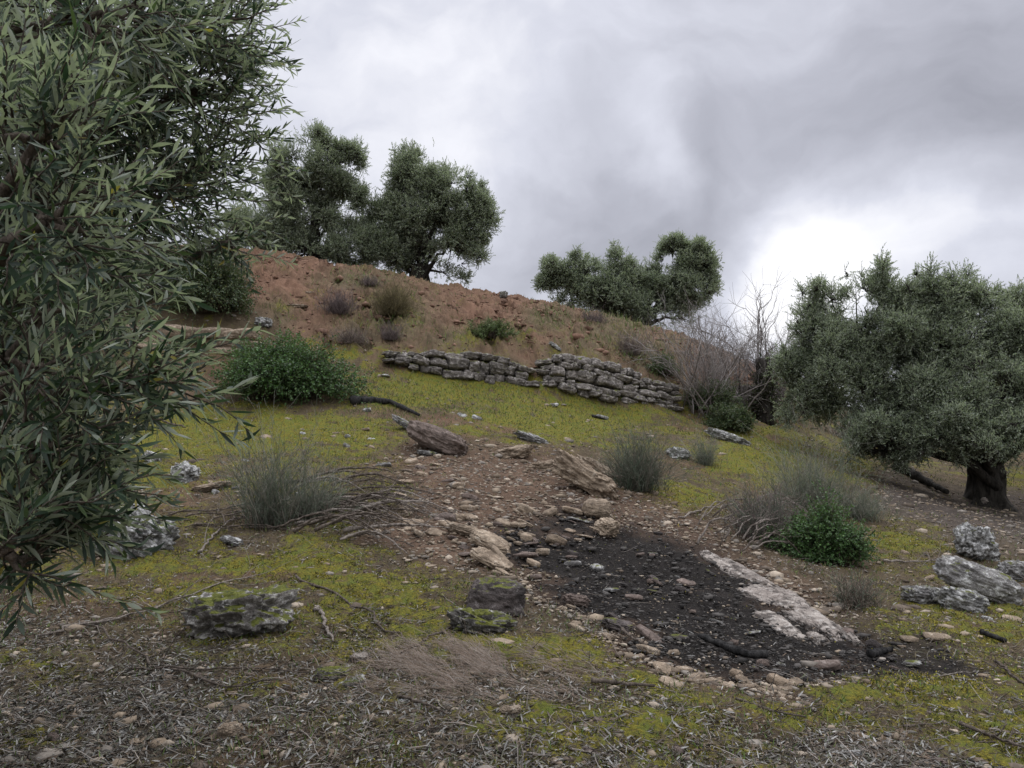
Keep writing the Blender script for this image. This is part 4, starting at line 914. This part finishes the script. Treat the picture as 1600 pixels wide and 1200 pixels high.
for k in range(34):
    u0 = r_.uniform(0, 1550); v0 = r_.uniform(900, 1180) if u0 < 800 else r_.uniform(1060, 1190); L_ = r_.uniform(30, 95); a = r_.uniform(-.5, .5)
    stick('thin dark twig fallen in the foreground litter', [(u0, v0), (u0 + L_ * .5, v0 + L_ * a * .3), (u0 + L_, v0 + L_ * a * .6)], r_.uniform(.003, .006), .002, 'twig' if k % 3 else 'twig_grey', 500 + k, 3, 'twig', 'twigs in the foreground litter', 'twig', lift=.01)

# ------------------------------------------------------------------ uncountable ground cover
def scatter_uv(n, v0, v1, u0=-60, u1=1660, r=rng, power=1.):
    """points spread over the ground with density falling with distance"""
    d0, d1 = v0, v1
    t = r.uniform(0, 1, n); d = d0 * (d1 / d0) ** (t ** power)
    u = r.uniform(u0, u1, n); x = (u - 800) / F * d
    return np.c_[x, d, Hsoft(x, d)]
r_ = np.random.default_rng(123)
# dry curled olive leaves
p = scatter_uv(190000, 2.2, 13, r=r_, power=1.15); m, u, v = ground_masks(p)
keep = r_.random(len(p)) < np.clip(.85 * m['litter'] + .20 + .6 * sstep(.1, .6, fbm2(p[:, 0] * 1.3, p[:, 1] * 1.3, 4, 201)), 0, 1) * (1 - .9 * m['burn']) * (1 - .6 * m['path']) * (1 - .35 * m['moss'])
p = p[keep]; n = len(p); a = r_.uniform(0, 6.28, n)
d = np.c_[np.cos(a), np.sin(a), r_.normal(.12, .25, n)]; nr = np.c_[r_.normal(0, .5, (n, 2)), np.ones(n)]
LC = np.array([[.33, .32, .29], [.24, .225, .20], [.15, .125, .10], [.22, .165, .12], [.42, .41, .38], [.12, .11, .09], [.19, .19, .14]]) * .66
vv, ff = place(LEAF_ROUND, p + [0, 0, .008], d, nr, r_.uniform(.022, .062, n), r_.uniform(.005, .011, n))
tag(mesh_np('leaf_litter', vv, ff, M['litter'], None, np.repeat(LC[r_.integers(0, len(LC), n)] * r_.uniform(.7, 1.2, (n, 1)), 6, 0)), 'dry grey olive leaves strewn over the foreground soil', 'leaf litter', kind='stuff')
# moss tufts
p = scatter_uv(620000, 2.2, 19, r=r_, power=.9); m, u, v = ground_masks(p)
keep = (r_.random(len(p)) < sstep(.15, .85, m['moss'] + (.45 + .25 * (p[:, 1] > 11)) * fbm2(p[:, 0] * 9, p[:, 1] * 9, 3, 5)) * np.where(p[:, 1] > 11, .42, .85)); p = p[keep]; n = len(p); dist = p[:, 1]
q = unit(np.c_[r_.normal(0, .8, (n, 2)), np.ones(n)]); nr = r_.normal(0, 1, (n, 3)); hgt = r_.uniform(.005, .013, n) * (.7 + dist / 7)
MC = np.array([[.26, .225, .028], [.155, .16, .028], [.33, .27, .038], [.07, .085, .022], [.14, .105, .04]])
hue = sstep(-.3, .5, fbm2(p[:, 0] * .8, p[:, 1] * .8, 3, 251))[:, None]
hue2 = sstep(-.2, .5, fbm2(p[:, 0] * 2.5, p[:, 1] * 2.5, 4, 257))[:, None]
mc = MC[r_.integers(0, 5, n)] * (.62 + .45 * hue) * (1 - hue2 * np.array([[.25, .05, 0]])) * r_.uniform(.7, 1.25, (n, 1))
vv, ff = place(LEAF_FAR, p + [0, 0, .006], q, nr, hgt, hgt * .5)
tag(mesh_np('moss', vv, ff, M['mossblade'], None, np.repeat(mc, 4, 0)), 'yellow-green moss carpeting the slope', 'moss', kind='stuff')
# sparse grass
p = scatter_uv(260000, 2.3, 25, r=r_, power=.8); m, u, v = ground_masks(p)
gz = sstep(.0, .5, fbm2(p[:, 0] * .9, p[:, 1] * .9, 4, 301)); band = np.exp(-((v - 620) / 40) ** 2) * (u > 540) * (u < 1100)
keep = r_.random(len(p)) < np.clip(.22 * gz + .8 * band + .35 * m['bankgrass'] + .06 * (1 - m['bank']), 0, 1) * (1 - m['burn']) * (1 - .95 * m['path']) * (1 - .7 * m['dark_soil']); p = p[keep]; n = len(p)
q = unit(np.c_[r_.normal(0, .55, (n, 2)), np.ones(n)]); L_ = r_.uniform(.02, .06, n) * (.7 + p[:, 1] / 14) * (1 + 1.6 * m['bankgrass'][keep])
GC = np.array([[.10, .15, .04], [.13, .16, .05], [.22, .19, .11], [.17, .14, .09], [.08, .13, .035]])
vv, ff = place(LEAF_FAR, p, q, r_.normal(0, 1, (n, 3)), L_, .003 + .0006 * p[:, 1])
tag(mesh_np('grass', vv, ff, M['mossblade'], None, np.repeat(GC[r_.integers(0, 5, n)] * r_.uniform(.7, 1.2, (n, 1)), 4, 0)), 'thin short grass and dry blades on the slope', 'grass', kind='stuff')
# fine dead twigs
p = scatter_uv(26000, 2.2, 13, r=r_, power=1.0); m, u, v = ground_masks(p)
keep = r_.random(len(p)) < np.clip(.35 + .3 * m['litter'] + .5 * np.exp(-((u - 520) / 150) ** 2 - ((v - 810) / 50) ** 2), 0, 1) * (1 - .75 * m['burn']) * (1 - .6 * m['path']) * (1 - .5 * m['moss']); p = p[keep]; n = len(p)
a = r_.uniform(0, 6.28, n); pth = grow(p + [0, 0, .008], np.c_[np.cos(a), np.sin(a), r_.normal(.1, .12, n)], r_.uniform(.04, .20, n), 5, .3, -.05, r_)
vv, ff = tubes(pth, (np.linspace(1, .5, 5)[None] * r_.uniform(.0010, .0030, n)[:, None]), 3)
tag(mesh_np('twig_litter', vv, ff, M['dry'], None, np.repeat(np.array([[.09, .075, .06], [.18, .155, .13], [.28, .25, .22], [.05, .042, .036]])[r_.integers(0, 4, n)], 15, 0)), 'fine broken twigs strewn over the soil', 'twig litter', kind='stuff')
# flattened dry grass in front of the dark boulders
n = 6000; u_ = r_.normal(735, 85, n); v_ = r_.normal(1050, 22, n); kk = noise2(u_ / 30, v_ / 12, 3) > -.15; u_, v_ = u_[kk], v_[kk]; n = len(u_); gg = np.array([G(735, 1050)])
x = (u_ - 800) / F * 4.25 * (1 + (1050 - v_) / 400); y = 4.25 * (1 + (1050 - v_) / 400); zz = Hsoft(x, y)
a = r_.normal(2.7, .5, n); dd = np.c_[np.cos(a), np.sin(a), r_.normal(.12, .1, n)]
pth = grow(np.c_[x, y, zz + .004 + r_.uniform(0, .02, n)], dd, r_.uniform(.08, .22, n), 5, .22, -.1, r_)
vv, ff = tubes(pth, np.linspace(.0011, .0005, 5)[None].repeat(n, 0), 3)
tag(mesh_np('dry_grass', vv, ff, M['dry'], None, np.repeat((np.array([[.22, .17, .13], [.17, .13, .10], [.27, .23, .19]])[r_.integers(0, 3, n)]), 15, 0)), 'flattened mat of brown dry grass below the dark boulder', 'dry grass', kind='stuff')
# gravel: crumbs of stone on path, ash, bank and litter
V0, f0 = sphere(5, 2)
p = scatter_uv(110000, 2.2, 24, r=r_, power=.85); m, u, v = ground_masks(p)
keep = r_.random(len(p)) < np.clip(.85 * m['path'] + .5 * m['burn'] + .3 * m['dark_soil'] + .13 + .25 * m['bank'] + .12 * m['litter'], 0, 1); p = p[keep]; mk = {k: x[keep] for k, x in m.items()}; n = len(p)
sz = np.exp(r_.normal(math.log(.009), .62, n)).clip(.003, .06) * np.where(mk['burn'] > .4, .62, 1) * np.where(mk['bank'] > .5, 1.5, 1) * (.8 + p[:, 1] / 14)
dm = r_.uniform(.5, 1.2, (n, 3)) * np.array([1.2, 1, .5]); a = r_.uniform(0, 6.28, n)
vv = V0[None] * dm[:, None] * sz[:, None, None] * (1 + .25 * r_.normal(0, 1, (n, len(V0), 1)).clip(-1, 1))
ca, sa = np.cos(a)[:, None], np.sin(a)[:, None]
vv = np.stack([vv[..., 0] * ca - vv[..., 1] * sa, vv[..., 0] * sa + vv[..., 1] * ca, vv[..., 2]], -1) + p[:, None] + np.array([0, 0, .004])
ff = [(f[None] + (np.arange(n) * len(V0))[:, None, None]).reshape(-1, f.shape[1]) for f in f0]
RC = np.array([[.25, .20, .145], [.18, .14, .10], [.34, .285, .22], [.12, .095, .072], [.22, .195, .165]])
rc = RC[r_.integers(0, 5, n)] * r_.uniform(.7, 1.15, (n, 1))
bk = (mk['burn'] > .45)[:, None] & (r_.random((n, 1)) < .90); rc = np.where(bk, np.array([[.038, .035, .032]]) * r_.uniform(.4, 2.2, (n, 1)), rc)
rb = (mk['bank'] > .5)[:, None]; rc = np.where(rb, np.array([[.18, .108, .075]]) * r_.uniform(.6, 1.3, (n, 1)), rc)
tag(mesh_np('gravel', vv.reshape(-1, 3), ff, M['rubble'], None, np.repeat(rc, len(V0), 0)), 'loose gravel, soil crumbs and charcoal bits on the ground', 'gravel', kind='stuff')
